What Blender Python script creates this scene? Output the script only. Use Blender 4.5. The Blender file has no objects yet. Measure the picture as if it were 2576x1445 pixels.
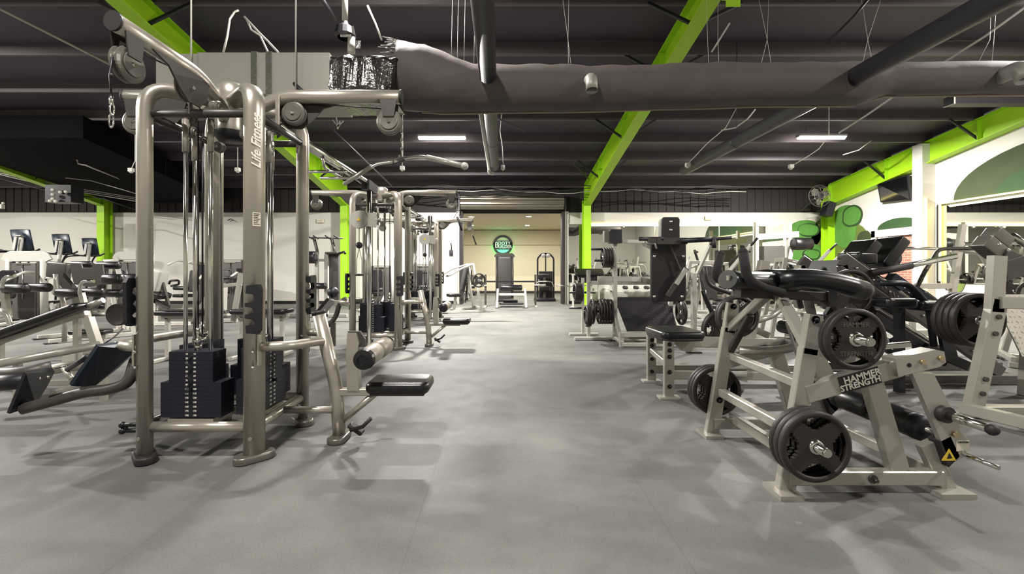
import bpy, math, random
from mathutils import Vector, Matrix, noise
random.seed(7)
R = math.radians
scn = bpy.context.scene
COL = scn.collection
# ---------------------------------------------------------------- camera, world, exposure
F = 1100.0                      # focal length in pixels of the 2576 px wide frame
CX, CY, CH = 1262.0, 680.0, 1.25
cd = bpy.data.cameras.new('camera'); cam = bpy.data.objects.new('camera', cd); COL.objects.link(cam)
cd.sensor_width = 36.0; cd.lens = F/2576*36.0
cd.shift_x = (1288-CX)/2576; cd.shift_y = -(722.5-CY)/2576
cam.location = (0, 0, CH); cam.rotation_euler = (R(90), 0, 0)
cd.clip_start = 0.05; cd.clip_end = 200
scn.camera = cam
scn.view_settings.view_transform = 'Standard'; scn.view_settings.look = 'None'
scn.view_settings.gamma = 1.0; scn.view_settings.use_curve_mapping = False
scn.view_settings.exposure = 0.42
w = bpy.data.worlds.new('world'); scn.world = w; w.use_nodes = True
w.node_tree.nodes['Background'].inputs[0].default_value = (1.0, 0.97, 0.92, 1)
w.node_tree.nodes['Background'].inputs[1].default_value = 0.06
LAMP_W = 950.0                  # watts of each four-foot ceiling lamp
try:
    scn.cycles.max_bounces = 6; scn.cycles.diffuse_bounces = 4; scn.cycles.glossy_bounces = 3; scn.cycles.use_adaptive_sampling = True; scn.cycles.adaptive_threshold = .03
    scn.cycles.sample_clamp_indirect = 4.0; scn.cycles.caustics_reflective = False
except Exception: pass

def P(px, py, d):               # the point of the place that stands at depth d behind a picture point
    return Vector(((px-CX)/F*d, d, CH-(py-CY)/F*d))
def FD(py): return CH*F/(py-CY) # depth of a floor point
def roof_z(y): return 6.45-0.136*y

# ---------------------------------------------------------------- materials
def lin(h):
    c = [int(h[i:i+2], 16)/255 for i in (0, 2, 4)]
    return tuple((x/12.92 if x <= .04045 else ((x+.055)/1.055)**2.4) for x in c)
def mat(name, hexc, rough=.5, metal=0., bump=0., bscale=60., var=0., vscale=3., emit=None, estr=0., coat=0., spec=None):
    m = bpy.data.materials.new(name); m.use_nodes = True; nt = m.node_tree; b = nt.nodes['Principled BSDF']
    c = lin(hexc); b.inputs['Base Color'].default_value = (*c, 1)
    b.inputs['Roughness'].default_value = rough; b.inputs['Metallic'].default_value = metal
    if coat: b.inputs['Coat Weight'].default_value = coat; b.inputs['Coat Roughness'].default_value = .15
    if spec is not None: b.inputs['Specular IOR Level'].default_value = spec
    tc = nt.nodes.new('ShaderNodeTexCoord')
    if bump:
        n = nt.nodes.new('ShaderNodeTexNoise'); n.inputs['Scale'].default_value = bscale; n.inputs['Detail'].default_value = 4
        bp = nt.nodes.new('ShaderNodeBump'); bp.inputs['Strength'].default_value = bump; bp.inputs['Distance'].default_value = .01
        nt.links.new(tc.outputs['Object'], n.inputs['Vector']); nt.links.new(n.outputs['Fac'], bp.inputs['Height'])
        nt.links.new(bp.outputs['Normal'], b.inputs['Normal'])
    if var:
        n = nt.nodes.new('ShaderNodeTexNoise'); n.inputs['Scale'].default_value = vscale; n.inputs['Detail'].default_value = 5
        mx = nt.nodes.new('ShaderNodeMix'); mx.data_type = 'RGBA'
        mx.inputs[6].default_value = (*[x*(1-var) for x in c], 1); mx.inputs[7].default_value = (*[min(1, x*(1+var)) for x in c], 1)
        nt.links.new(tc.outputs['Object'], n.inputs['Vector']); nt.links.new(n.outputs['Fac'], mx.inputs[0])
        nt.links.new(mx.outputs[2], b.inputs['Base Color'])
    if emit:
        b.inputs['Emission Color'].default_value = (*lin(emit), 1); b.inputs['Emission Strength'].default_value = estr
    return m
M = dict(
 post=mat('warm_silver_paint', 'B8B1A6', .3, .65, bump=.05, bscale=400),
 chrome=mat('chrome', 'D8D6D0', .16, 1.),
 silver=mat('silver_paint', 'B0ABA2', .3, .5, bump=.04, bscale=300),
 white=mat('white_frame_paint', 'BDB9B1', .4, .1),
 dgrey=mat('dark_grey_frame', '4A4642', .45, .4, bump=.05, bscale=300),
 black=mat('black_steel', '14131A', .45, .1),
 rubber=mat('black_rubber', '232022', .55, 0, bump=.08, bscale=300),
 plate=mat('plate_rubber', '2B2725', .5, 0, bump=.1, bscale=250, spec=.4),
 vinyl=mat('black_vinyl', '0E0D11', .32, 0, bump=.06, bscale=180, spec=.6),
 stack=mat('weight_steel', '20202B', .42, .3, bump=.04, bscale=200),
 green=mat('lime_paint', '9FD01E', .45, 0, var=.06, vscale=2),
 wall=mat('white_wall_paint', 'CCC8C0', .8, 0, bump=.05, bscale=60, var=.025, vscale=.7),
 beige=mat('beige_wall_paint', 'D0C8B0', .8, 0, var=.03, vscale=1),
 beige2=mat('tan_wall_paint', 'BDB49B', .8),
 fascia=mat('dark_fascia', '262121', .7, .1),
 purlin=mat('purlin_paint', '5B5358', .6, .2, var=.12, vscale=2),
 darkmetal=mat('dark_pipe_paint', '2A282E', .5, .2, var=.15, vscale=4),
 shroud=mat('grey_shroud', '4A4744', .5, .1, bump=.05, bscale=300),
 lgrey=mat('light_grey_plastic', 'A5A29C', .5),
 foil=mat('duct_foil', 'BDBBB6', .22, .9, bump=1.0, bscale=14),
 duct=mat('galvanised_duct', '99958E', .5, .35, var=.08, vscale=1.5),
 sock=mat('duct_fabric', '574E4C', .75, 0, bump=.6, bscale=7, var=.18, vscale=3),
 cord=mat('white_cord', 'B0ACA5', .6), text=mat('white_print', 'E6E2D8', .6), grip=mat('foam_grip', '1B191B', .8, 0, bump=.2, bscale=300),
 steelroll=mat('roller_steel', '8C8578', .35, .8, var=.1, vscale=4),
 mirror=mat('mirror_glass', 'DADCD4', .02, 1.),
 brassy=mat('warm_bolt', 'C9B58C', .35, .8),
 yellow=mat('warning_yellow', 'D8B93A', .6), glass=mat('screen_glass', '0A0B0D', .08, 0, spec=.8),
 blueblack=mat('navy_cover', '16202E', .4), caution=mat('label_paper', 'CFC9B8', .7), ink=mat('black_ink', '17161A', .6),
 led=mat('led_strip', 'FFF8C0', .5, emit='FBE560', estr=2.2), lamp=mat('lamp_diffuser', 'FFFFFF', .5, emit='FFF8EC', estr=30.),
 pulley=mat('pulley_grey', '77736C', .35, .55), down=mat('downlight', 'FFFFFF', .5, emit='FFF6DC', estr=25.), greenglow=mat('green_neon', '30E070', .5, emit='28F070', estr=4.),
 mural=mat('mural_green', '4E8234', .8, 0, var=.35, vscale=2.2), mural2=mat('mural_olive', '5A6B2C', .8, 0, var=.4, vscale=3), muralline=mat('mural_dark_green', '24401C', .8, var=.3),
 arch=mat('mural_dark_olive', '2F3A1C', .8, 0, var=.3, vscale=2),
)
# floor: rolled rubber, fine speckle, dull stains, seams between the rolls
def floor_mat():
    m = bpy.data.materials.new('rolled_rubber_floor'); m.use_nodes = True; nt = m.node_tree; b = nt.nodes['Principled BSDF']
    N = nt.nodes.new; L = nt.links.new
    tc = N('ShaderNodeTexCoord')
    n1 = N('ShaderNodeTexNoise'); n1.inputs['Scale'].default_value = 220; n1.inputs['Detail'].default_value = 3
    n2 = N('ShaderNodeTexNoise'); n2.inputs['Scale'].default_value = .9; n2.inputs['Detail'].default_value = 6; n2.inputs['Roughness'].default_value = .6
    n3 = N('ShaderNodeTexNoise'); n3.inputs['Scale'].default_value = 5; n3.inputs['Detail'].default_value = 5
    for n in (n1, n2, n3): L(tc.outputs['Object'], n.inputs['Vector'])
    r = N('ShaderNodeValToRGB'); r.color_ramp.elements[0].position = .3; r.color_ramp.elements[1].position = .72
    r.color_ramp.elements[0].color = (*lin('545452'), 1); r.color_ramp.elements[1].color = (*lin('72716D'), 1)
    L(n2.outputs['Fac'], r.inputs[0])
    mx = N('ShaderNodeMix'); mx.data_type = 'RGBA'; mx.blend_type = 'OVERLAY'; mx.inputs[0].default_value = .55
    L(r.outputs[0], mx.inputs[6]); L(n1.outputs['Color'], mx.inputs[7])
    # seams every 1.22 m in x, and one cross seam every 7.6 m
    sx = N('ShaderNodeSeparateXYZ'); L(tc.outputs['Object'], sx.inputs[0])
    def seam(out, period, off, wd):
        a = N('ShaderNodeMath'); a.operation = 'ADD'; a.inputs[1].default_value = off; L(out, a.inputs[0])
        q = N('ShaderNodeMath'); q.operation = 'PINGPONG'; q.inputs[1].default_value = period/2; L(a.outputs[0], q.inputs[0])
        c = N('ShaderNodeMath'); c.operation = 'LESS_THAN'; c.inputs[1].default_value = wd; L(q.outputs[0], c.inputs[0]); return c.outputs[0]
    s1 = seam(sx.outputs[0], 1.22, .42, .0022); s2 = seam(sx.outputs[1], 3.9, 1.05, .002)
    mxs = N('ShaderNodeMath'); mxs.operation = 'MAXIMUM'; L(s1, mxs.inputs[0]); L(s2, mxs.inputs[1])
    mul = N('ShaderNodeMath'); mul.operation = 'MULTIPLY'; mul.inputs[1].default_value = .22; L(mxs.outputs[0], mul.inputs[0])
    m2 = N('ShaderNodeMix'); m2.data_type = 'RGBA'; m2.inputs[7].default_value = (*lin('2A2826'), 1)
    L(mul.outputs[0], m2.inputs[0]); L(mx.outputs[2], m2.inputs[6]); L(m2.outputs[2], b.inputs['Base Color'])
    rr = N('ShaderNodeMapRange'); rr.inputs[3].default_value = .52; rr.inputs[4].default_value = .68; L(n3.outputs['Fac'], rr.inputs[0]); L(rr.outputs[0], b.inputs['Roughness'])
    bp = N('ShaderNodeBump'); bp.inputs['Strength'].default_value = .25; bp.inputs['Distance'].default_value = .004; L(n1.outputs['Fac'], bp.inputs['Height']); L(bp.outputs['Normal'], b.inputs['Normal'])
    b.inputs['Specular IOR Level'].default_value = .25
    return m
M['floor'] = floor_mat()
def brick_mat():
    m = bpy.data.materials.new('small_red_brick'); m.use_nodes = True; nt = m.node_tree; b = nt.nodes['Principled BSDF']
    tc = nt.nodes.new('ShaderNodeTexCoord'); mp = nt.nodes.new('ShaderNodeMapping'); mp.inputs['Rotation'].default_value = (R(90), 0, R(90))
    br = nt.nodes.new('ShaderNodeTexBrick'); br.inputs['Scale'].default_value = 1; br.inputs['Brick Width'].default_value = .22; br.inputs['Row Height'].default_value = .072
    br.inputs['Mortar Size'].default_value = .006; br.inputs['Color1'].default_value = (*lin('8A5A4C'), 1); br.inputs['Color2'].default_value = (*lin('A06E5C'), 1); br.inputs['Mortar'].default_value = (*lin('B9A898'), 1)
    sx = nt.nodes.new('ShaderNodeSeparateXYZ'); cx = nt.nodes.new('ShaderNodeCombineXYZ')
    nt.links.new(tc.outputs['Object'], sx.inputs[0]); nt.links.new(sx.outputs[1], cx.inputs[0]); nt.links.new(sx.outputs[2], cx.inputs[1])
    nt.links.new(cx.outputs[0], br.inputs['Vector']); nt.links.new(br.outputs['Color'], b.inputs['Base Color']); b.inputs['Roughness'].default_value = .8
    bp = nt.nodes.new('ShaderNodeBump'); bp.inputs['Strength'].default_value = .5; bp.invert = True; nt.links.new(br.outputs['Fac'], bp.inputs['Height']); nt.links.new(bp.outputs['Normal'], b.inputs['Normal'])
    return m
M['brick'] = brick_mat()

# ---------------------------------------------------------------- mesh builder
X3, Y3, Z3 = Vector((1, 0, 0)), Vector((0, 1, 0)), Vector((0, 0, 1))
def V(*a): return Vector(a)
def rnd(r, n=14, r2=None):
    r2 = r2 or r; return [(r*math.cos(2*math.pi*i/n), r2*math.sin(2*math.pi*i/n)) for i in range(n)]
def rc(wd, h, c=.006):
    a, b = wd/2, h/2; c = min(c, a*.45, b*.45)
    return [(a, -b+c), (a, b-c), (a-c, b), (-a+c, b), (-a, b-c), (-a, -b+c), (-a+c, -b), (a-c, -b)]
def fillet(pts, r, n=5):
    pts = [Vector(p) for p in pts]; out = [pts[0]]
    for i in range(1, len(pts)-1):
        p, a, b = pts[i], pts[i-1], pts[i+1]
        d1 = (a-p); d2 = (b-p); l = min(r, d1.length*.48, d2.length*.48)
        s, e = p+d1.normalized()*l, p+d2.normalized()*l
        for k in range(n+1):
            t = k/n; out.append(s*(1-t)**2+p*2*t*(1-t)+e*t*t)
    out.append(pts[-1]); return out
class MB:
    def __init__(s): s.v = []; s.f = []; s.s = []
    def add(s, vs, fs, smooth=False):
        o = len(s.v); s.v += [Vector(v) for v in vs]
        for k, f in enumerate(fs): s.f.append([i+o for i in f]); s.s.append(smooth[k] if isinstance(smooth, list) else smooth)
        return s
    def sweep(s, path, prof, up=None, smooth=True, cap=True, scale=None):
        path = [Vector(p) for p in path]; n = len(path); m = len(prof)
        T = []
        for i in range(n):
            a = path[max(i-1, 0)]; b = path[min(i+1, n-1)]; t = (b-a); T.append(t.normalized() if t.length > 1e-9 else Z3)
        if up is None: up = Z3 if abs(T[0].z) < .9 else Y3
        u = Vector(up); u = (u-T[0]*u.dot(T[0])).normalized()
        vs = []
        for i in range(n):
            if i: u = (u-T[i]*u.dot(T[i])).normalized()
            sd = T[i].cross(u); k = scale[i] if scale else 1
            for (a, b) in prof: vs.append(path[i]+sd*a*k+u*b*k)
        fs = [[i*m+j, i*m+(j+1) % m, (i+1)*m+(j+1) % m, (i+1)*m+j] for i in range(n-1) for j in range(m)]
        sm = [smooth]*len(fs)
        if cap: fs += [list(range(m))[::-1], list(range((n-1)*m, n*m))]; sm += [False, False]
        return s.add(vs, fs, sm)
    def tube(s, path, r, n=12, fr=0, scale=None):
        if fr: path = fillet(path, fr)
        return s.sweep(path, rnd(r, n), scale=scale)
    def bar(s, a, b, wd, h, up=None, c=.005): return s.sweep([a, b], rc(wd, h, c), up, smooth=False)
    def box(s, c, sz, rot=None, ch=0):
        c = Vector(c); x, y, z = [k/2 for k in sz]
        vs = [V(i*x, j*y, k*z) for k in (-1, 1) for j in (-1, 1) for i in (-1, 1)]
        if rot is not None: vs = [rot @ v for v in vs]
        return s.add([v+c for v in vs], [[0, 2, 3, 1], [4, 5, 7, 6], [0, 1, 5, 4], [2, 6, 7, 3], [0, 4, 6, 2], [1, 3, 7, 5]])
    def pad(s, c, sz, rot=None, r=.03, corner=None, n=4):       # upholstered cushion: rounded outline, rolled edges; thin axis is z
        c = Vector(c); x, y, z = [k/2 for k in sz]; r = min(r, z*.98, x*.9, y*.9); cr = corner or min(x, y)*.35; cr = min(cr, x*.98, y*.98)
        rings = []
        for k in range(n+1):
            a = math.pi/2*k/n; rings.append((r*(1-math.sin(a)), -z+r*(1-math.cos(a))))
        rings += [(i, -h) for (i, h) in rings[::-1]]
        vs = []; m = 20
        for (ins, h) in rings:
            q = max(cr-ins, .002)
            for qd, (sx, sy) in enumerate(((1, 1), (-1, 1), (-1, -1), (1, -1))):
                for k in range(5):
                    a = math.pi/2*(qd+k/4); vs.append(V(sx*(x-ins-q)+q*math.cos(a), sy*(y-ins-q)+q*math.sin(a), h))
        if rot is not None: vs = [rot @ v for v in vs]
        nr = len(rings)
        fs = [[i*m+j, i*m+(j+1) % m, (i+1)*m+(j+1) % m, (i+1)*m+j] for i in range(nr-1) for j in range(m)]
        sm = [True]*len(fs); fs += [list(range(m))[::-1], list(range((nr-1)*m, nr*m))]; sm += [False, False]
        return s.add([v+c for v in vs], fs, sm)
    def lathe(s, prof, c=(0, 0, 0), axis=Z3, n=24, smooth=True):
        c = Vector(c); ax = Vector(axis).normalized(); u = ax.orthogonal().normalized(); w2 = ax.cross(u); m = len(prof); vs = []
        for i in range(n):
            a = 2*math.pi*i/n; d = u*math.cos(a)+w2*math.sin(a)
            for (r, z) in prof: vs.append(c+d*max(r, 1e-5)+ax*z)
        fs = [[i*m+j, ((i+1) % n)*m+j, ((i+1) % n)*m+j+1, i*m+j+1] for i in range(n) for j in range(m-1)]
        return s.add(vs, fs, smooth)
    def cyl(s, a, b, r, n=16): return s.sweep([a, b], rnd(r, n))
    def prism(s, poly, th, o=(0, 0, 0), u=X3, v=Z3):            # flat outline in the u,v plane, thickness along u x v, centred
        o = Vector(o); u = Vector(u).normalized(); v = Vector(v).normalized(); w2 = u.cross(v); n = len(poly)
        vs = [o+u*a+v*b-w2*th/2 for a, b in poly]+[o+u*a+v*b+w2*th/2 for a, b in poly]
        return s.add(vs, [list(range(n))[::-1], list(range(n, 2*n))]+[[i, (i+1) % n, n+(i+1) % n, n+i] for i in range(n)])
    def sphere(s, c, r, n=12):
        return s.lathe([(r*math.sin(math.pi*k/8), -r*math.cos(math.pi*k/8)) for k in range(9)], c, Z3, n)
    def mesh(s, name, off=None):
        off = Vector(off) if off is not None else Vector((0, 0, 0))
        me = bpy.data.meshes.new(name); me.from_pydata([tuple(v-off) for v in s.v], [], s.f)
        me.polygons.foreach_set('use_smooth', s.s); me.update(); return me
def text_mb(txt, size, ext=.002, o=(0, 0, 0), u=X3, v=Z3, align='CENTER', shear=0, bold=0):
    cu = bpy.data.curves.new('t', 'FONT'); cu.body = txt; cu.size = size; cu.extrude = ext; cu.align_x = align; cu.align_y = 'CENTER'; cu.shear = shear; cu.offset = bold; cu.resolution_u = 2
    ob = bpy.data.objects.new('t', cu); COL.objects.link(ob); bpy.context.view_layer.update()
    me = bpy.data.meshes.new_from_object(ob.evaluated_get(bpy.context.evaluated_depsgraph_get()))
    o = Vector(o); u = Vector(u).normalized(); v = Vector(v).normalized(); w2 = u.cross(v)
    mb = MB(); mb.add([o+u*p.co.x+v*p.co.y+w2*p.co.z for p in me.vertices], [list(p.vertices) for p in me.polygons])
    bpy.data.objects.remove(ob); bpy.data.curves.remove(cu); bpy.data.meshes.remove(me); return mb

# ---------------------------------------------------------------- scene graph
def link(name, me, m, parent=None):
    o = bpy.data.objects.new(name, me); COL.objects.link(o)
    if m is not None and not me.materials: me.materials.append(M[m] if isinstance(m, str) else m)
    if parent is not None: o.parent = parent
    return o
WHOLE = {'lettering', 'frayed_foil', 'cage', 'strap', 'ornament', 'emblem', 'foil_wrap', 'duct_sleeve'}
def islands(mb):
    n = len(mb.v)
    if n > 6000: return None
    par = list(range(n))
    def fd(a):
        while par[a] != a: par[a] = par[par[a]]; a = par[a]
        return a
    for f in mb.f:
        r = fd(f[0])
        for i in f[1:]: par[fd(i)] = r
    g = {}
    for k, f in enumerate(mb.f): g.setdefault(fd(f[0]), []).append(k)
    if not 2 <= len(g) <= 16: return None
    out = []
    for ks in g.values():
        ix = {}; q = MB()
        for k in ks:
            q.f.append([ix.setdefault(i, len(ix)) for i in mb.f[k]]); q.s.append(mb.s[k])
        q.v = [None]*len(ix)
        for i, j in ix.items(): q.v[j] = mb.v[i]
        out.append(q)
    out.sort(key=lambda q: -len(q.v)); return out
class Thing:
    def __init__(s, name, label, cat, loc=(0, 0, 0), rz=0, group=None, world=False):
        s.o = bpy.data.objects.new(name, None); COL.objects.link(s.o); s.o.empty_display_size = .1
        s.o.location = loc; s.o.rotation_euler = (0, 0, rz); s.o['label'] = label; s.o['category'] = cat
        if group: s.o['group'] = group
        s.off = Vector(loc) if world else None
    def part(s, name, mb, m, parent=None, label=None, kind=None):
        if not kind and name not in WHOLE:
            isl = islands(mb)
            if isl:
                for q in isl[1:]: s.part(name, q, m, parent, label, None)
                mb = isl[0]
        o = link(name, mb.mesh(name, s.off), m, parent or s.o)
        if label: o['label'] = label
        if kind: o['kind'] = kind
        return o
def solo(name, mb, m, label, cat, group=None, origin=None):
    off = Vector(origin) if origin is not None else sum(mb.v, Vector())/len(mb.v)
    o = link(name, mb.mesh(name, off), m); o.location = off; o['label'] = label; o['category'] = cat
    if group: o['group'] = group
    return o
def struct(name, mb, m, parent=None):
    o = link(name, mb.mesh(name), m, parent)
    if parent is None: o['kind'] = 'structure'
    return o
def dup(root, loc, rz=None, label=None, group=None):
    def cp(o, par):
        c = o.copy(); COL.objects.link(c)
        if par is not None: c.parent = par
        for ch in kids.get(o, []): cp(ch, c)
        return c
    kids = {}
    for o in list(COL.objects):
        if o.parent: kids.setdefault(o.parent, []).append(o)
    r = cp(root, None); r.location = loc
    if rz is not None: r.rotation_euler = (0, 0, rz)
    if label: r['label'] = label
    if group: r['group'] = group
    return r
def RZ(a): return Matrix.Rotation(a, 3, 'Z')
def RY(a): return Matrix.Rotation(a, 3, 'Y')
def RX(a): return Matrix.Rotation(a, 3, 'X')
# ================================================================ THE SETTING
WY = 16.2; XL, XR, YB = -21.0, 11.98, -7.0; DX0, DX1 = -1.43, 2.21; DZ = 3.42
struct('floor', MB().box((-4.5, 9.5, -.05), (36, 33.5, .1)), 'floor')
struct('wall_left', MB().box((XL-.1, 4.6, 2.6), (.2, 23.4, 5.6)), 'wall')
struct('wall_front', MB().box((-4.5, YB-.1, 3.2), (33, .2, 7.0)), 'wall')
# far wall: painted boards to 3.4 m, dark metal fascia above
zt = 3.385
struct('wall_back', MB().box(((XL+DX0)/2-.05, WY+.1, zt/2), (DX0-.1-XL, .2, zt)).box(((DX1+.1+XR)/2, WY+.1, zt/2), (XR-DX1-.1, .2, zt)), 'wall')
fa = MB().box(((XL+XR)/2, WY+.16, 4.0), (XR-XL, .2, 1.25))
fb = struct('trim_1', fa, 'fascia')
rib = MB()
for i in range(110): rib.box((XL+.15+i*.3, WY+.05, 3.9), (.05, .03, .95))
struct('fascia_rib', rib, 'fascia', fb)['kind'] = 'stuff'
struct('baseboard_back', MB().box(((XL+DX0)/2-.05, WY-.012, .055), (DX0-.1-XL, .024, .11)).box(((DX1+.1+XR)/2, WY-.012, .055), (XR-DX1-.1, .024, .11)), 'black')
# roof skin and purlins
def rpt(x, y, up=.24): return V(x, y, roof_z(y)+up)
y0, y1 = YB-.1, WY+.3
roof = MB()
nx, ny = 56, 40; vs = []
for j in range(ny+1):
    for i in range(nx+1):
        x = XL-.2+(XR-XL+.4)*i/nx; y = y0+(y1-y0)*j/ny
        sag = .05*noise.noise(V(x*.5, y*.9, 0))
        vs.append(rpt(x, y)+V(0, 0, sag))
fs = [[j*(nx+1)+i, j*(nx+1)+i+1, (j+1)*(nx+1)+i+1, (j+1)*(nx+1)+i] for j in range(ny) for i in range(nx)]
roof.add(vs, fs, True)
M['roof'] = mat('roof_insulation', '403843', .6, 0, bump=.35, bscale=3, var=.35, vscale=.8)
ceil = struct('ceiling', roof, 'roof')
struct('roof_cap', MB().add([rpt(x, y, .5) for y in (y0, y1) for x in (XL-.3, XR+.3)], [[0, 1, 3, 2]]), 'fascia', ceil)
pm = None; py_ = 16.0; k = 0
while py_ > -6.8:
    z = roof_z(py_); mb = MB(); a, b = XL, XR-.02
    prof = [(-.05, 0), (.004, 0), (.004, .26), (-.004, .26), (-.004, .008), (-.05, .008)]
    mb.prism(prof, b-a, V((a+b)/2, py_, z), -Y3, Z3)
    struct('purlin', mb, 'purlin', ceil)
    py_ -= 1.287; k += 1
# right wall (painted, with brick recess and mirror)
wr = MB(); wx = XR+.02
wr.add([V(wx, WY, 0), V(wx, WY, roof_z(WY)), V(wx, YB, roof_z(YB)), V(wx, YB, 0), V(wx+.2, WY, 0), V(wx+.2, WY, roof_z(WY)), V(wx+.2, YB, roof_z(YB)), V(wx+.2, YB, 0)],
       [[0, 1, 2, 3], [7, 6, 5, 4], [0, 4, 5, 1], [1, 5, 6, 2], [2, 6, 7, 3], [3, 7, 4, 0]])
struct('wall_right', wr, 'wall')
# brick recess with its white door surround
bb = struct('wall_right_brick', MB().box((wx-.03, 13.15, 1.15), (.04, 1.55, 2.3)), 'brick')
struct('trim_2', MB().box((wx-.07, 13.98, 1.25), (.12, .14, 2.5)).box((wx-.07, 13.15, 2.4), (.12, 1.8, .22)), 'wall')
# boxed pilaster and the glow behind it
struct('trim_3', MB().box((wx-.18, 12.25, 2.38), (.36, .3, 4.76)), 'wall')
struct('trim_4', MB().box((wx-.03, 10.2, 3.02), (.06, 3.6, .05)).box((wx-.03, 11.98, 1.9), (.06, .06, 2.2)), 'black')
# roll-up door opening
dj = struct('door_1', MB().box((DX0-.06, WY, DZ/2), (.12, .42, DZ)).box((DX1+.04, WY, DZ/2), (.08, .42, DZ)).box(((DX0+DX1)/2, WY+.05, DZ+.1), (DX1-DX0+.24, .3, .2)), 'fascia')
struct('door_frame', MB().box((DX1+.19, WY-.02, DZ/2), (.14, .1, DZ)).box((DX0-.17, WY-.02, DZ/2), (.1, .1, DZ)), 'white', dj)
rl = []
for i in range(37):
    a = math.pi*2*i/36; rl.append((.3+.012*math.sin(a*9), .3*1))
drum = MB(); pr = [((.27+.012*math.cos(i*math.pi/2*1.0))*math.cos(2*math.pi*i/64), (.27+.012*math.cos(i*math.pi/2))*math.sin(2*math.pi*i/64)) for i in range(64)]
drum.sweep([V(DX0-.05, WY-.34, DZ+.3), V(DX1+.03, WY-.34, DZ+.3)], pr, smooth=False)
struct('door_roll', drum, 'steelroll', dj)
struct('door_bracket', MB().box((DX0-.09, WY-.32, DZ+.28), (.04, .6, .64)).box((DX1+.07, WY-.32, DZ+.28), (.04, .6, .64)), 'black', dj)
# room behind the opening
RY1 = 23.7
struct('wall_inner_back', MB().box((.5, RY1+.1, 1.75), (8.4, .2, 3.5)), 'beige')
struct('trim_5', MB().box((.4, RY1-.06, 3.0), (8.2, .12, .78)), 'beige2')
struct('baseboard_inner', MB().box((.5, RY1-.02, .06), (8.2, .03, .12)), 'fascia')
struct('wall_inner_left', MB().box((-3.6, (WY+RY1)/2+.1, 1.75), (.2, RY1-WY, 3.5)), 'beige')
struct('wall_inner_right', MB().box((4.5, (WY+RY1)/2+.1, 1.75), (.2, RY1-WY, 3.5)), 'beige')
struct('ceiling_inner', MB().box((.5, (WY+RY1)/2+.2, 3.5), (8.4, RY1-WY+.1, .12)), 'beige')
for i, (x, y) in enumerate(((-1.25, 17.9), (-1.48, 21.3), (1.1, 17.8), (1.25, 21.3))):
    t = Thing('downlight', ['lit round downlight, front left one in the beige room ceiling', 'lit round downlight, rear left one in the beige room ceiling', 'lit round downlight, front right one in the beige room ceiling', 'lit round downlight, rear right one in the beige room ceiling'][i], 'light', (x, y, 3.44), group='downlights in the beige room')
    t.part('trim_ring', MB().lathe([(.12, .0), (.15, -.012), (.115, -.012)], (0, 0, 0)), 'white')
    t.part('lens', MB().lathe([(0, -.014), (.116, -.008)], (0, 0, 0)), 'down')
for (x, y) in ((-.6, 19.6), (1.6, 19.6)):
    ld = bpy.data.lights.new('room_lamp', 'AREA'); ld.shape = 'RECTANGLE'; ld.size = 1.2; ld.size_y = 3.0; ld.energy = 190; ld.color = (1, .95, .85)
    lo = bpy.data.objects.new('room_lamp', ld); COL.objects.link(lo); lo.location = (x, y, 3.4)

# ---------------------------------------------------------------- lime steel frames
def frame(x, label, side=1, near=-6.9, boxed=False):
    t = Thing('steel_frame', label, 'steel frame', (x, 15.9, 0), group='lime green steel frames', world=True)
    zb = lambda y: 3.56+(15.9-y)*.175 if y > 5 else 3.56+10.9*.175+(5-y)*.137
    w_ = .012
    def web(ya, yb): return [V(x-w_, ya, zb(ya)), V(x-w_, ya, roof_z(ya)), V(x-w_, yb, roof_z(yb)), V(x-w_, yb, zb(yb)), V(x+w_, ya, zb(ya)), V(x+w_, ya, roof_z(ya)), V(x+w_, yb, roof_z(yb)), V(x+w_, yb, zb(yb))]
    F6 = [[0, 1, 2, 3], [7, 6, 5, 4], [0, 4, 5, 1], [1, 5, 6, 2], [2, 6, 7, 3], [3, 7, 4, 0]]
    mb = MB(); mb.add(web(16.1, 5), F6); mb.add(web(5, near), F6); t.part('web', mb, 'green')
    fl = MB()
    for (z_, th) in ((zb, -1), (roof_z, 1)):
        for (ya, yb) in ((15.7, 5.0), (5.0, near)):
            fl.bar(V(x, ya, z_(ya)+.008*th), V(x, yb, z_(yb)+.008*th), .26, .018, c=.002)
    t.part('flange', fl, 'green')
    st = MB()
    for yy in (13.4, 10.8, 8.2, 5.6, 15.72): st.box((x, yy, (zb(yy)+roof_z(yy))/2), (.24, .012, roof_z(yy)-zb(yy)-.02))
    t.part('stiffener', st, 'green')
    co = MB(); co.box((x, 15.72, 1.8), (.26, .02, 3.6)); co.box((x, 16.06, 1.9), (.26, .02, 3.8)); co.box((x, 15.89, 1.9), (.02, .33, 3.8)); co.box((x, 15.89, .01), (.34, .44, .02))
    t.part('column', co, 'green')
    for yy in (13.45, 10.85, 8.3, 6.98, 5.7):
        for sx in (-1, 1):
            z1 = zb(yy)+.05; br = MB(); br.bar(V(x+sx*.02, yy, z1), V(x+sx*.75, yy, roof_z(yy)+.02), .05, .05)
            t.part('flange_brace', br, 'black', label='black diagonal brace')
    return t
XC = [3.08-8.76*2+.0, -5.68, 3.08, 11.86]
XC[0] = -14.42
frame(XC[0], 'lime green steel rafter and column over the stepper machines by the side wall')
frame(XC[1], 'lime green steel rafter and column rising behind the tall cable towers')
f3 = frame(XC[2], 'lime green steel rafter and column crossing above the long fabric duct beside the roll-up doorway')
frame(XC[3], 'lime green steel rafter along the mirror wall above the hanging television')
hb = MB(); hb.box((XC[2]+.17, 6.2, 5.12), (.2, .12, .02)).box((XC[2]+.17, 6.14, 5.04), (.2, .012, .18)); f3.part('hanger_bracket', hb, 'green')

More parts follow.
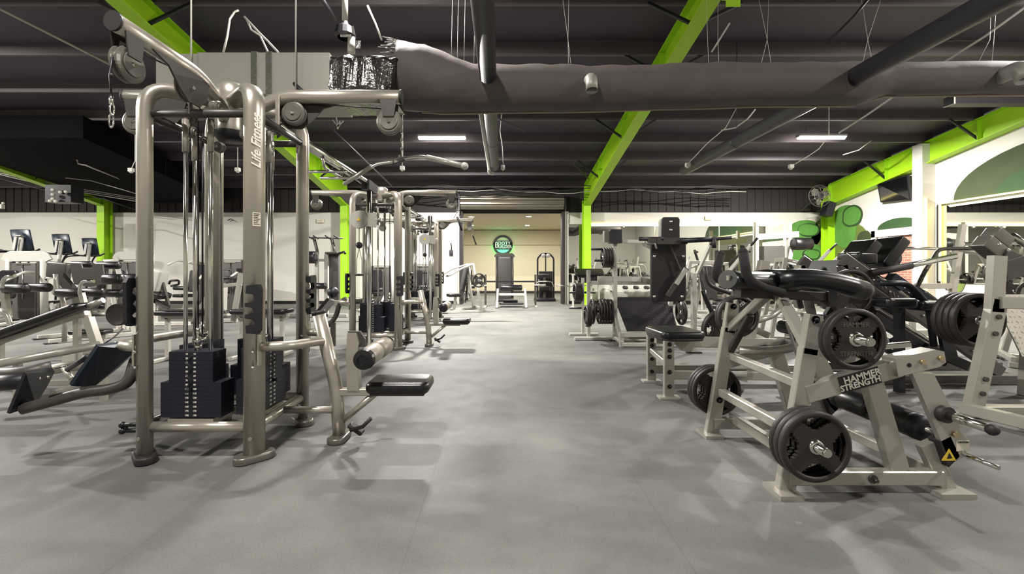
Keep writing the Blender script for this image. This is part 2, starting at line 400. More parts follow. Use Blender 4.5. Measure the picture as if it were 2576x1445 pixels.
# ---------------------------------------------------------------- ceiling lamps
def ceiling_lamp(x, y, z, label, group=None, k=1.):
    t = Thing('ceiling_lamp', label, 'light', (x, y, z), group=group)
    t.part('housing', MB().box((0, 0, .035), (1.26, .17, .05)).box((-.635, 0, .02), (.02, .15, .07)).box((.635, 0, .02), (.02, .15, .07)), 'lgrey')
    df = MB().sweep([V(-.62, 0, .01), V(.62, 0, .01)], [(.065*math.cos(math.pi+math.pi*i/8), .075*math.sin(math.pi+math.pi*i/8)) for i in range(9)], up=Z3)
    t.part('diffuser', df, 'lamp')
    t.part('stem', MB().cyl((-.4, 0, .06), (-.4, 0, max(.1, roof_z(y)+.22-z)), .008, 6).cyl((.4, 0, .06), (.4, 0, max(.1, roof_z(y)+.22-z)), .008, 6), 'lgrey')
    ld = bpy.data.lights.new('lamp', 'AREA'); ld.shape = 'RECTANGLE'; ld.size = .42; ld.size_y = .1; ld.energy = LAMP_W*k*(1.0 if k == 1. else 1.); ld.color = (1, .965, .91)
    lo = bpy.data.objects.new('lamp_light', ld); COL.objects.link(lo); lo.location = (0, 0, -.085); lo.parent = t.o
    return t
LY = 11.75
ceiling_lamp((1112-CX)/F*LY, LY, 4.82, 'lit tubular ceiling lamp hanging between the cable towers and the dark pipe')
ceiling_lamp((2066-CX)/F*LY, LY, 4.83, 'lit tubular ceiling lamp above the mirror corner, near the television wall')
for (x, y, k, w_) in ((-1.6, 5.85, .26, 'over the aisle before the fabric duct'), (8.5, 5.85, .34, 'by the side wall mirror'), (-11.7, 5.85, 1.2, 'over the stepper side'), (-1.6, -.05, .4, 'behind the viewer over the aisle'), (8.5, -.05, .5, 'behind the viewer by the side wall'), (-11.7, -.05, .5, 'behind the viewer on the stepper side'), (-17.5, 10.0, .6, 'added as fill light at the far stepper side corner')):  # the corner lamp is added for fill, off the regular lamp grid
    ceiling_lamp(x, y, roof_z(y)-.06, 'tubular ceiling lamp '+w_, 'ceiling lamps over the near floor', k)
# ================================================================ CEILING SERVICES
# rectangular metal duct with foil bands
t = Thing('metal_duct', 'grey rectangular metal air duct with foil-taped joint hanging above the first cable tower', 'duct', (-2.8, 5.4, 3.3), world=True)
DY0, DY1, dz0, dz1 = 5.0, 5.78, 3.27, 3.74
t.part('duct_body', MB().box((-2.725, (DY0+DY1)/2, (dz0+dz1)/2), (1.51, DY1-DY0, dz1-dz0)), 'duct')
t.part('duct_section', MB().box((-3.72, (DY0+DY1)/2, (dz0+dz1)/2+.0), (.48, DY1-DY0-.02, dz1-dz0-.02)), 'duct')
for xx, wd in ((-2.83, .07), (-2.66, .07)):
    t.part('foil_band', MB().box((xx, (DY0+DY1)/2, (dz0+dz1)/2), (wd, DY1-DY0+.02, dz1-dz0+.02)), 'foil', label='crinkled silver foil tape')
for xx in (-2.34, -3.53):
    t.part('hanger_rod', MB().cyl((xx, DY0-.03, dz0-.03), (xx, DY0-.03, roof_z(DY0)+.2), .009, 8), 'cord')
# crinkled foil wrap between metal and fabric
fw = MB(); path = [V(-1.97, 5.4, 3.5), V(-1.78, 5.4, 3.5), V(-1.6, 5.4, 3.5), V(-1.42, 5.4, 3.52), V(-1.25, 5.4, 3.5)]
def wrinkle(mb, amp, sc):
    for v in mb.v:
        n_ = noise.noise_vector(v*sc)*amp; v += n_
    return mb
def rring(path, prof, scale, seg=5):
    pts = []; sca = []
    for i in range(len(path)-1):
        for k in range(seg):
            tt = k/seg; pts.append(path[i].lerp(path[i+1], tt)); sca.append(scale[i]*(1-tt)+scale[i+1]*tt)
    pts.append(path[-1]); sca.append(scale[-1]); return pts, sca
boxp = []
for (cx_, cy_, a0) in ((1, 1, 0), (-1, 1, 90), (-1, -1, 180), (1, -1, 270)):
    for k in range(5):
        a = R(a0+k*22.5); boxp.append((cx_*(.39-.1)+.1*math.cos(a), cy_*(.24-.1)+.1*math.sin(a)))
p_, s_ = rring(path, boxp, [1.0, 1.03, .98, 1.0, .95], 6)
fw.sweep(p_, boxp, up=Z3, scale=s_, smooth=False); wrinkle(fw, .035, 9)
t.part('foil_wrap', fw, mat('dark_foil', '5A5856', .2, .85, bump=1., bscale=22, var=.5, vscale=8), label='crumpled silver and black foil sleeve')
# long fabric duct
t = Thing('fabric_duct', 'long charcoal fabric air duct running across below the roof, wide at its foil end', 'duct', (1, 5.6, 3.6), world=True)
d0 = 5.55
def dp(px, yt, yb, d=d0): 
    a, b = P(px, yt, d), P(px, yb, d); return (a+b)/2, (a.z-b.z)/2
secs = [dp(1000, 112, 272), dp(1060, 120, 280), dp(1120, 145, 284), dp(1190, 166, 282), dp(1300, 168, 281), dp(1410, 167, 280), dp(1500, 171, 278), dp(1640, 166, 274), dp(1800, 162, 270), dp(1900, 163, 267), dp(2060, 161, 266), dp(2150, 160, 264), dp(2230, 160, 240), dp(2400, 158, 238), dp(2700, 156, 236)]
p_, s_ = rring([c for c, r_ in secs], None, [r_ for c, r_ in secs], 4)
sk = MB(); sk.sweep(p_, rnd(1., 28), up=Z3, scale=s_)
for v in sk.v:
    v += V(0, 0, .022*noise.noise(v*3.1)); v += noise.noise_vector(v*7)*.012
t.part('duct_sleeve', sk, 'sock')
hem = MB(); hem.tube([c-V(0, -.03, r_+.004) for c, r_ in secs[1:]], .012, 6); wrinkle(hem, .01, 6); t.part('hem_cord', hem, mat('hem_cord', '9A8C7C', .8), label='pale seam cord along the underside')
fr = MB()
for k in range(46):
    a = 2*math.pi*k/46; c, r_ = secs[0]; b = c+V(0, math.cos(a)*r_*1.02, math.sin(a)*r_*1.02)
    q = b+V(-.05-.1*random.random(), .04*(random.random()-.5), .08*(random.random()-.5)); fr.prism([(0, 0), (.05, .012), (.05, -.012)], .004, b, (q-b), V(0, -math.sin(a), math.cos(a)))
    fr.tube([b+V(.05, 0, 0), q], .007, 5)
t.part('frayed_foil', fr, 'foil', label='torn silver foil at the sleeve mouth')
for (px, py, big) in ((1484, 205, .115), (2552, 180, .15)):
    c = P(px, py, d0-.3); e = MB()
    e.tube(fillet([c+V(0, .2, .0), c+V(0, -.08, .02), c+V(0, -.12, -.16)], .12, 6), big*.62, 14); o = t.part('air_outlet', e, 'duct', label='grey elbow outlet')
    t.part('outlet_mouth', MB().lathe([(0, 0), (big*.56, 0)], c+V(0, -.12, -.162)), 'black', parent=o)
hw = MB()
for px in (1135, 1150, 1167, 1192): hw.cyl(P(px, 165, 5.5), P(px+4, -40, 6.6), .003, 5)
for (pa, pm_, pb) in ((1430, 1429, 1410), (1436, 1429, 1432), (1915, 1930, 1900), (1940, 1930, 1935), (2170, 2183, 2160), (2195, 2183, 2230), (2460, 2490, 2495), (2495, 2500, 2510), (1783, 1780, 1775), (1808, 1806, 1806)):
    hw.tube([P(pa, 160, 5.5), P(pm_, 100, 5.8), P(pb, -45, 6.3)], .003, 5)
t.part('hanger_wire', hw, 'cord', kind='stuff')
# dark round pipes running away from the viewer, joined into the duct
for (x, y_end, rr, lb) in ((-.168, 9.9, .105, 'dark round duct running down the hall above the aisle into the fabric duct'), (4.3, 10.3, .115, 'dark round duct with open end slanting past the bright lamp by the mirrors')):
    t = Thing('round_duct', lb, 'duct', (x, 5, 3.6), world=True)
    t.part('pipe', MB().lathe([(rr, 1.4), (rr, y_end), (rr-.012, y_end), (rr-.012, 9.0)], (x, 0, 3.6), Y3, 20), 'darkmetal')
    for yy in (3.2, 8.0): t.part('strap', MB().lathe([(rr+.002, yy-.02), (rr+.006, yy), (rr+.002, yy+.02)], (x, 0, 3.6), Y3, 20).cyl((x, yy, 3.6+rr), (x, yy, roof_z(yy)+.1), .006, 6), 'darkmetal')
t = Thing('drain_pipe', 'white plastic pipe with short elbow foot below the dark duct over the aisle', 'pipe', (-.26, 8, 3.6), world=True)
t.part('pipe', MB().tube([V(-.31, 5.9, 3.58), V(-.28, 9.8, 3.52)], .035, 12), 'cord')
t.part('elbow', MB().tube(fillet([V(-.28, 9.8, 3.52), V(-.28, 9.9, 3.52), V(-.28, 9.92, 3.45), V(-.18, 9.92, 3.44)], .04), .04, 10), 'cord')
# black box duct on the stepper side, sloped with the roof
t = Thing('box_duct', 'big black sloping box duct hung under the roof beyond the first cable tower', 'duct', (-11.5, 13, 4.2), world=True)
mb = MB(); a, b = 10.6, 16.0
mb.add([V(x, y, roof_z(y)+z) for y in (a, b) for x in (-14.2, -10.15) for z in (-.55, -.01)], [[0, 1, 3, 2], [4, 6, 7, 5], [0, 4, 5, 1], [2, 3, 7, 6], [0, 2, 6, 4], [1, 5, 7, 3]])
t.part('casing', mb, mat('matt_black_duct', '0B0A0E', .9, 0, spec=.1))
t.part('joint_flange', MB().box((-12.2, 13.2, roof_z(13.2)-.29), (4.12, .04, .5)), 'black')
# conduits and cables
def cable(name, pts, r, m, label, cat='cable', fr=0, group=None):
    mb = MB(); mb.tube(pts, r, 8, fr); return solo(name, mb, m, label, cat, group)
cable('conduit', [P(-40, 0, 6.7), P(0, 22, 6.8), P(284, 166, 8.2)], .022, 'lgrey', 'grey steel conduit sloping along the roof over the first tower arm', 'conduit')
cable('conduit', [P(170, 376, 11.5), P(194, 402, 12), P(197, 412, 12), P(216, 416, 12), P(345, 468, 14.5)], .022, 'lgrey', 'thin grey conduit stepping under the black box duct', 'conduit')
for i, (ya, yb) in enumerate(((430, 499), (434, 503), (438, 508))):
    cable('cable', [P(-30, ya-6, 13.2), P(60, ya+16, 13.6), P(180, ya+42, 14), P(350, yb, 14.5)], .014, 'cord' if i != 1 else 'lgrey', ['highest', 'middle', 'lowest'][i]+' of three parallel pale cables crossing the lime haunch', 'cable', group='bundle of pale cables over the lime haunch')
cable('cable', [P(-20, 444, 13), P(60, 465, 13), P(150, 488, 13.2), P(260, 500, 13.5), P(350, 532, 13.8)], .016, 'black', 'sagging black cable beneath the pale cable bundle')
cable('cable', [P(165, 448, 13), P(230, 455, 13.2), P(300, 475, 13.5), P(350, 490, 13.8)], .014, 'lgrey', 'grey cable leaving the junction box by the lime haunch')
t = Thing('junction_box', 'dark speaker box with white fittings clamped beneath the lime haunch', 'box', P(163, 490, 12.9), world=True)
c = P(163, 490, 12.9); t.part('box_body', MB().box(c, (.75, .4, .5)), 'black'); 
fb_ = MB()
for (px, py) in ((133, 478), (133, 490), (133, 501), (126, 506), (140, 507), (152, 484), (166, 483)): fb_.sphere(P(px, py, 12.6), .05, 8)
t.part('fittings', fb_, 'cord', label='small white fittings')
t = Thing('junction_box', 'small white cable box at the picture edge under the lime rafter', 'box', P(6, 518, 13), world=True)
t.part('box_body', MB().box(P(3, 520, 13), (.12, .1, .12)).sphere(P(8, 512, 13), .04, 8), 'cord')
for (px, py, q, lb) in ((1265, 421, [(1262, 285), (1258, 330), (1264, 370), (1266, 414)], 'white sensor on its cord beside the aisle duct'), (1990, 419, [(2085, 342), (2060, 375), (2030, 395), (2000, 413)], 'white sensor on a cord hanging from the lamp near the mirror corner'),
                    (1730, 415, [(1858, 262), (1825, 322), (1780, 360), (1733, 410)], 'white sensor on a slack cord by the lime rafter'), (1012, 423, [(1012, 423), (1012, 405), (1013, 395)], 'white sensor under the purlin beside the lat bar'),
                    (598, 427, [(598, 427), (598, 410), (598, 400)], 'white sensor seen between the first tower uprights'), (330, 428, [(330, 428), (335, 415), (340, 405)], 'white sensor below the black box duct')):
    t = Thing('motion_sensor', lb, 'sensor', P(px, py, 9.6), world=True)
    t.part('body', MB().box(P(px, py, 9.6), (.09, .08, .08)).sphere(P(px, py+4, 9.6), .04, 8), 'cord')
    qq = [P(a_, b_, 9.6) for a_, b_ in q]; e_ = qq[0] if px > 1100 else qq[-1]; tp = V(e_.x, e_.y, roof_z(e_.y)+.2)
    t.part('cord', MB().tube(([tp]+qq) if px > 1100 else (qq+[tp]), .009, 6), 'cord')
cable('cable', [P(1900, 275, 8.6), P(1880, 300, 8.6), P(1850, 322, 8.8), P(1815, 328, 9)], .013, 'cord', 'white loop of cable hanging beneath the fabric duct')
cable('cable', [P(1890, 350, 9), P(1870, 365, 9), P(1850, 375, 9), P(1812, 392, 9.4)], .012, 'black', 'black slack cable near the end of the slanting duct')
cable('conduit', [P(2110, 335, 8.5), P(2180, 290, 8), P(2255, 238, 7.2)], .016, 'cord', 'white conduit reaching up from the bright lamp to the fabric duct', 'conduit')
cable('conduit', [P(2376, 156, 6.4), P(2480, 90, 6), P(2620, -12, 5.6)], .016, 'cord', 'white conduit climbing over the far end of the fabric duct', 'conduit')
cable('conduit', [P(1890, 326, 9), P(1960, 290, 8.6), P(2060, 262, 8.3)], .012, 'lgrey', 'pale conduit behind the slanting dark duct', 'conduit')
cable('conduit', [P(2120, 390, 12.5), P(2160, 378, 12.3), P(2192, 354, 12)], .012, 'cord', 'short curved white conduit beyond the bright lamp', 'conduit')
cable('cable', [P(2075, 108, 6.3), P(2110, 80, 6.2), P(2150, 40, 6.1), P(2190, -10, 6)], .02, 'black', 'thick black cable sagging above the slanting dark duct')
cable('cable', [P(1790, 132, 6.3), P(1810, 100, 6.2), P(1836, 58, 6.1)], .012, 'lgrey', 'short pale strap in the roof beside the lime rafter')
cable('cable', [P(562, 132, 5.6), P(572, 90, 5.6), P(578, 48, 5.8), P(590, 30, 6), P(600, 26, 6)], .013, 'cord', 'curled white cable rising from the metal duct')
cable('cable', [P(615, 42, 6), P(650, 80, 5.8), P(675, 105, 5.6), P(700, 132, 5.4)], .014, 'lgrey', 'grey loose cable dropping to the metal duct')
cable('cable', [P(620, 48, 6), P(632, 75, 5.9), P(655, 90, 5.8), P(675, 133, 5.6)], .012, 'lgrey', 'thin second cable tangled above the metal duct')
cable('cable', [P(925, 15, 5.9), P(945, 60, 5.8), P(960, 100, 5.6)], .013, 'cord', 'pale strap reaching down to the frayed duct mouth')
cable('conduit', [P(810, -5, 6.5), P(845, 50, 6.9)], .03, 'darkmetal', 'dark conduit dropping towards the roof flue', 'conduit')
t = Thing('roof_flue', 'dark flue fitting hanging from the roof above the foil sleeve', 'flue', P(870, 100, 5.9), world=True)
t.part('hood', MB().lathe([(.0, .22), (.03, .22), (.05, .15), (.12, .1), (.14, 0), (.1, -.03)], P(868, 90, 5.9), Z3, 14, False), 'black')
t.part('flue_pipe', MB().cyl(P(884, 95, 5.9), P(884, 133, 5.9), .05, 12).cyl(P(868, 60, 5.9), P(868, -60, 5.9), .04, 10), 'duct')
gl = MB(); gl.box(P(870, 90, 5.7), (.14, .01, .03)).box(P(901, 112, 5.7), (.06, .01, .1)).box(P(888, 75, 5.7), (.02, .01, .1)); t.part('foil_scrap', gl, 'foil')
mb = MB(); mb.box(P(2520, 254, 8.6)+V(0, 0, 0), (2.1, .2, .17)); bx_ = Thing('cable_tray', 'dark box tray with pale end under the narrow end of the fabric duct', 'cable tray', P(2400, 254, 8.6), world=True); bx_.part('tray', mb, 'darkmetal'); bx_.part('end_cap', MB().box(P(2388, 254, 8.6), (.03, .21, .19)), 'cord')
# braces seen under the roof
for (a_, b_) in (((740, 210, 5.0), (765, 233, 4.95)), ((820, 310, 9.5), (990, 472, 14)), ((1240, 292, 9), (1320, 330, 9.6)), ((1445, 412, 13), (1480, 450, 14.5))):
    cable('roof_brace', [P(*a_), P(*b_)], .02, 'darkmetal', {740: 'short black bar end resting by the metal duct', 820: 'long thin dark rod crossing behind the lat bar', 1240: 'dark thin rod under the fabric duct', 1445: 'dark rod beside the lime column top'}[a_[0]], 'rod')
lp = MB(); c = P(850, 310, 5.2)
for q in range(4): lp.box(c+V(.02*q-.03, 0, .03*math.sin(q*2)), (.015, .01, .1), RY(.5*q-.7))
solo('foil_scrap', lp, 'foil', 'loose foil tape scraps hanging under the metal duct', 'tape')
for k in range(5):
    pts = [V(x, 15.4-.1*k, 3.86+.06*k+.05*math.sin(x*1.3+k)+.03*math.sin(x*4+k)) for x in [i*.5-3 for i in range(24)]]
    cable('cable', pts, .012, 'cord' if k == 2 else 'darkmetal', ['lowest', 'second lowest', 'middle, pale', 'second highest', 'highest'][k]+' loose cable along the eave over the roll-up door', group='cables draped over the roll-up door')
# fan, television, speaker, wall fittings
fp = P(2062, 493, 14.9); t = Thing('wall_fan', 'round caged wall fan mounted high beside the lime column', 'fan', fp, world=True)
g = MB()
for k in range(14):
    a = 2*math.pi*k/14; d = V(math.cos(a), 0, math.sin(a)); g.tube([fp+V(0, -.12, 0)+d*.06, fp+V(0, -.1, 0)+d*.25, fp+d*.37], .006, 5)
for rr, yy in ((.37, 0), (.25, -.1), (.12, -.12)): g.tube([fp+V(rr*math.cos(a*math.pi/12), yy, rr*math.sin(a*math.pi/12)) for a in range(25)], .008, 5)
t.part('cage', g, 'pulley')
bl = MB()
for k in range(3):
    a = 2*math.pi*k/3+.4; u = V(math.cos(a), 0, math.sin(a)); v = V(-math.sin(a), .35, math.cos(a)); bl.prism([(.05, -.05), (.2, -.12), (.32, -.09), (.33, .05), (.2, .12), (.05, .05)], .006, fp, u, v)
t.part('blade', bl, 'pulley'); t.part('motor', MB().cyl(fp+V(0, -.06, 0), fp+V(0, .2, 0), .09), 'darkmetal')
t.part('wall_arm', MB().tube([fp+V(0, .1, 0), fp+V(.1, .5, -.1), fp+V(.15, 1.1, -.3)], .03, 10), 'darkmetal')
sp = P(2083, 527, 15.2); solo('loudspeaker', MB().box(sp, (.26, .28, .5), RY(.3)).box(sp+V(.0, .3, 0), (.06, .4, .06)), 'black', 'small black loudspeaker tilted on the lime column under the fan', 'speaker')
t = Thing('television', 'black television tilted down on the wall above the brick recess', 'television', (11.7, 12.9, 3.5), world=True)
rt = RY(R(-12)) ; c = V(11.62, 13.15, 3.28)
q = [P(2206, 463, 13.7), P(2283, 440, 12.75), P(2290, 503, 12.75), P(2215, 510, 13.7)]
n_ = (q[1]-q[0]).cross(q[3]-q[0]).normalized(); n_ = n_ if n_.x < 0 else -n_
mb = MB(); mb.add(q+[v-n_*.07 for v in q], [[0, 1, 2, 3], [7, 6, 5, 4], [0, 4, 5, 1], [1, 5, 6, 2], [2, 6, 7, 3], [3, 7, 4, 0]]); t.part('casing', mb, 'black')
cc = sum(q, Vector())/4; mb = MB(); mb.add([cc+(v-cc)*.93+n_*.004 for v in q], [[0, 1, 2, 3]]); t.part('screen', mb, 'glass')
t.part('bracket', MB().bar(cc-n_*.05, V(11.93, cc.y, cc.z+.02), .1, .1), 'black')
for (px, py, lb) in ((806, 556, 'small white box on the far wall behind the first tower'), (1782, 549, 'small grey emergency light on the white header above the mirror'), (2130, 560, 'thin dark line of trim on the mural wall')):
    if px == 2130: continue
    c = P(px, py, WY-.04); t = Thing('wall_box', lb, 'box', c, world=True); t.part('cover', MB().pad(c, (.26, .15, .07), RX(R(90)), .02), 'caution'); t.part('slot', MB().box(c-V(0, .04, 0), (.14, .01, .03)), 'lgrey')
solo('wall_hook', MB().tube([P(573, 555, 16.1), P(580, 551, 16.05), P(588, 555, 16.05)], .015, 6), 'darkmetal', 'small metal hook on the far wall seen inside the first tower', 'hook')

# ---------------------------------------------------------------- mirrors and LED strips
def mirror(x0, x1, z0, z1, label, y=WY-.012):
    t = Thing('mirror', label, 'mirror', ((x0+x1)/2, y, z0), world=True)
    t.part('glass', MB().box(((x0+x1)/2, y, (z0+z1)/2), (x1-x0-.01, .012, z1-z0)), 'mirror')
mz0, mz1 = .78, 2.93
mirror(2.42, 3.02, mz0, mz1, 'narrow wall mirror between the doorway and the lime column')
for i in range(3):
    xa = 3.3+i*2.38; mirror(xa, xa+2.36, mz0, mz1, ['wall mirror panel nearest the lime column, behind the squat machine', 'middle wall mirror panel behind the press machines', 'end wall mirror panel beside the green mural'][i])
solo('led_strip', MB().box((6.85, WY-.04, mz1+.03), (7.25, .03, .035)), 'led', 'long glowing light strip along the top of the far mirrors', 'light strip')
solo('led_strip', MB().box((10.48, WY-.04, (mz0+mz1)/2), (.05, .03, mz1-mz0)), 'led', 'upright glowing light strip at the mural end of the far mirrors', 'light strip')
solo('led_strip', MB().box((2.72, WY-.04, mz1+.03), (.6, .03, .03)), 'wall', 'short unlit trim strip above the narrow mirror', 'trim')
t = Thing('mirror', 'large wall mirror under the dark arch on the side wall', 'mirror', (11.98, 9, 1), world=True)
for i in range(2): t.part('glass', MB().box((11.985, 10.72-i*2.37, 1.95), (.012, 2.34, 2.1)), 'mirror')
solo('led_strip', MB().box((11.93, 9.6, 3.06), (.04, 4.6, .04)), 'led', 'glowing strip sloping across the top of the side wall mirror', 'light strip')
solo('led_strip', MB().box((11.93, 11.9, 2.0), (.04, .04, 2.1)), 'led', 'upright glowing strip at the edge of the side wall mirror', 'light strip')
solo('led_strip', MB().box((11.72, 12.08, 1.75), (.05, .03, 3.0)), 'led', 'glowing strip down the side of the boxed pilaster', 'light strip')
for (loc, sx_, sy_, rot, e) in (((6.85, WY-.15, mz1), 7, .1, (R(35), 0, 0), 50), ((11.8, 9.6, 3.0), .1, 4.6, (0, R(-35), 0), 20)):
    ld = bpy.data.lights.new('strip_light', 'AREA'); ld.shape = 'RECTANGLE'; ld.size = sx_; ld.size_y = sy_; ld.energy = e; ld.color = (1, .9, .45)
    lo = bpy.data.objects.new('strip_light', ld); COL.objects.link(lo); lo.location = loc; lo.rotation_euler = rot
# ---------------------------------------------------------------- murals (plain painted shapes)
def blob(cx, cy, rx, ry, n=26, wob=.12, seed=0, e=2.3):
    out = []
    for i in range(n):
        a = 2*math.pi*i/n; c, s = math.cos(a), math.sin(a); k = 1+wob*noise.noise(V(c*1.3+seed, s*1.3, seed*.7))
        out.append((cx+rx*k*math.copysign(abs(c)**(2/e), c), cy+ry*k*math.copysign(abs(s)**(2/e), s)))
    return out
mu = Thing('mural', 'green painted mural of plain rounded shapes in the corner beside the mirrors', 'mural', (11, WY-.02, 1.6), world=True)
s_ = WY/F
def PB(px, py): return ((px-CX)*s_, CH-(py-CY)*s_)
def mshape(lst, m, y=WY-.012, nm='painted_shape'): mu.part(nm, MB().prism(lst, .008, V(0, y, 0), X3, Z3), m)
def pe(px, py, rx, ry, m, k=0, e=2.3): c = PB(px, py); mshape(blob(c[0], c[1], rx*s_, ry*s_, seed=k, e=e), m, WY-.012-.006*(k % 4))
pe(2024, 590, 43, 34, 'mural', 0); pe(2033, 580, 27, 17, 'muralline', 1); pe(2032, 578, 24, 14, 'mural', 2); pe(2022, 638, 44, 26, 'mural', 1); pe(2040, 640, 22, 14, 'muralline', 2); pe(2041, 640, 19, 11, 'mural', 3); pe(2062, 620, 22, 62, 'mural2', 0)
mw = Thing('mural', 'tall green painted mural of plain rounded shapes on the side wall by the white surround', 'mural', (11.98, 15, 1.6), world=True)
def side(lst, m, k=0): mw.part('painted_shape', MB().prism([(-(y_), z_) for y_, z_ in lst], .008, V(11.985-.006*k, 0, 0), -Y3, Z3), m)
side(blob(15.1, 1.6, .95, 1.25, seed=3), 'mural2', 0); side(blob(15.3, 2.75, .55, .75, seed=5), 'mural', 1); side(blob(14.95, 3.1, .42, .36, seed=6), 'muralline', 2); side(blob(14.95, 3.1, .36, .3, seed=6), 'mural', 3); side(blob(14.45, 1.75, .36, .8, seed=8), 'arch', 1)
side(blob(11.55, 1.8, .28, 1.1, seed=9, e=4), 'mural2', 0)
ma = Thing('mural', 'dark olive painted arch above the side wall mirror', 'mural', (11.98, 9, 3.5), world=True)
arc = [(11.6, 3.1)]+[(9.1+2.5*math.cos(R(a)), 3.1+1.15*math.sin(R(a))) for a in range(8, 180, 8)]+[(6.6, 3.1)]
ma.part('painted_arch', MB().prism([(-(y_), z_) for y_, z_ in arc], .008, V(11.985, 0, 0), -Y3, Z3), 'arch')
ma.part('painted_arch', MB().prism([(-(y_), z_) for y_, z_ in [(9.1+1.5*math.cos(R(a)), 3.1+.62*math.sin(R(a))) for a in range(0, 181, 10)]], .008, V(11.978, 0, 0), -Y3, Z3), 'muralline')
mc = Thing('mural', 'small dark green painted arch over the white surround', 'mural', (11.98, 13.2, 2.6), world=True)
mc.part('painted_arch', MB().prism([(-(y_), z_) for y_, z_ in [(13.2+.75*math.cos(R(a)), 2.53+.3*math.sin(R(a))) for a in range(0, 181, 10)]], .008, V(11.985, 0, 0), -Y3, Z3), 'muralline')
# round sign in the beige room
c = V((1265-CX)/F*23.6, 23.55, CH+(680-617)/F*23.6)
t = Thing('neon_sign', 'round black sign lit green from behind reading BOOTY BUILDER', 'sign', c, world=True)
t.part('glow_ring', MB().lathe([(.42, .03), (.53, .04), (.53, .08), (.42, .08)], c, Y3, 32), 'greenglow')
sg = MB(); sg.lathe([(.42, -.02), (.54, -.02), (.54, .02), (.42, .02), (.42, -.02)], c, Y3, 32, False)
sg.prism([(-.52, -.06), (-.46, .0), (-.5, .1), (-.36, .24), (.36, .24), (.5, .1), (.46, 0), (.52, -.06), (.34, -.24), (-.34, -.24)], .04, c, X3, Z3)
t.part('sign_face', sg, 'black')
t.part('glow_panel', MB().lathe([(0, .0), (.42, .0)], c+V(0, .035, 0), Y3, 32), mat('green_backlight', '60F0A0', .5, emit='50F090', estr=1.1))
t.part('lettering', text_mb('B', .42, .004, c+V(-.33, -.026, -.01)), 'text'); t.part('lettering', text_mb('OOTY', .24, .004, c+V(.07, -.026, .09)), 'text'); t.part('lettering', text_mb('UILDER', .22, .004, c+V(.12, -.026, -.1)), 'text')
t.part('ornament', MB().tube([c+V(-.42, -.03, .1), c+V(-.3, -.03, .2), c+V(-.22, -.03, .2)], .008, 6), 'text')
ld = bpy.data.lights.new('neon_light', 'POINT'); ld.energy = 9; ld.color = (.15, 1, .5); ld.shadow_soft_size = .3
lo = bpy.data.objects.new('neon_light', ld); COL.objects.link(lo); lo.location = c+V(0, -.3, 0)
# ================================================================ CABLE TOWERS
HX, HY = .36, .347
NUMS = [10, 20, 30, 40, 50, 60, 70, 85, 100, 115, 130, 145, 160, 175, 190]
def stack_mesh(wd, dp, h): return MB().box((0, 0, 0), (wd, dp, h*.965)).mesh('weight_plate')
SM_U, SM_L = stack_mesh(.29, .14, .029), stack_mesh(.40, .14, .029)
for m_ in (SM_U, SM_L): m_.materials.append(M['stack'])
def pulley(t, c, axis, r=.085, big=False, mm='pulley', gus=None):
    c = Vector(c); ax = Vector(axis)
    o = t.part('pulley', MB().lathe([(0, -.03), (r*.85, -.03), (r, -.022), (r, -.012), (r*.86, -.004), (r*.86, .004), (r, .012), (r, .022), (r*.85, .03), (0, .03)], c, ax, 32, False), mm)
    t.part('pulley_cap', MB().lathe([(r*.66, .03), (r*.7, .034), (r*.66, .037), (0, .034)], c, ax, 32, False).lathe([(r*.66, -.03), (r*.7, -.034), (r*.66, -.037), (0, -.034)], c, ax, 32, False), mm, parent=o)
    t.part('axle', MB().cyl(c-ax*.045, c+ax*.045, .012, 8), 'chrome', parent=o)
    return o
def comb(t, c, nrm, m='black'):                                     # attachment rack: plate with open slots
    pl = [(-.05, -.155), (.035, -.155), (.055, -.13), (.06, .13), (.045, .16), (-.05, .15), (-.055, .10), (0.01, .095), (.02, .06), (.0, .045), (-.06, .04), (-.06, .015), (0, .01), (.015, -.01), (0, -.03), (-.06, -.035), (-.06, -.06), (0, -.065), (.02, -.085), (.01, -.1), (-.055, -.105)]
    n_ = Vector(nrm).normalized(); u = Z3.cross(n_); t.part('attachment_rack', MB().prism(pl, .03, c, u, Z3), m)
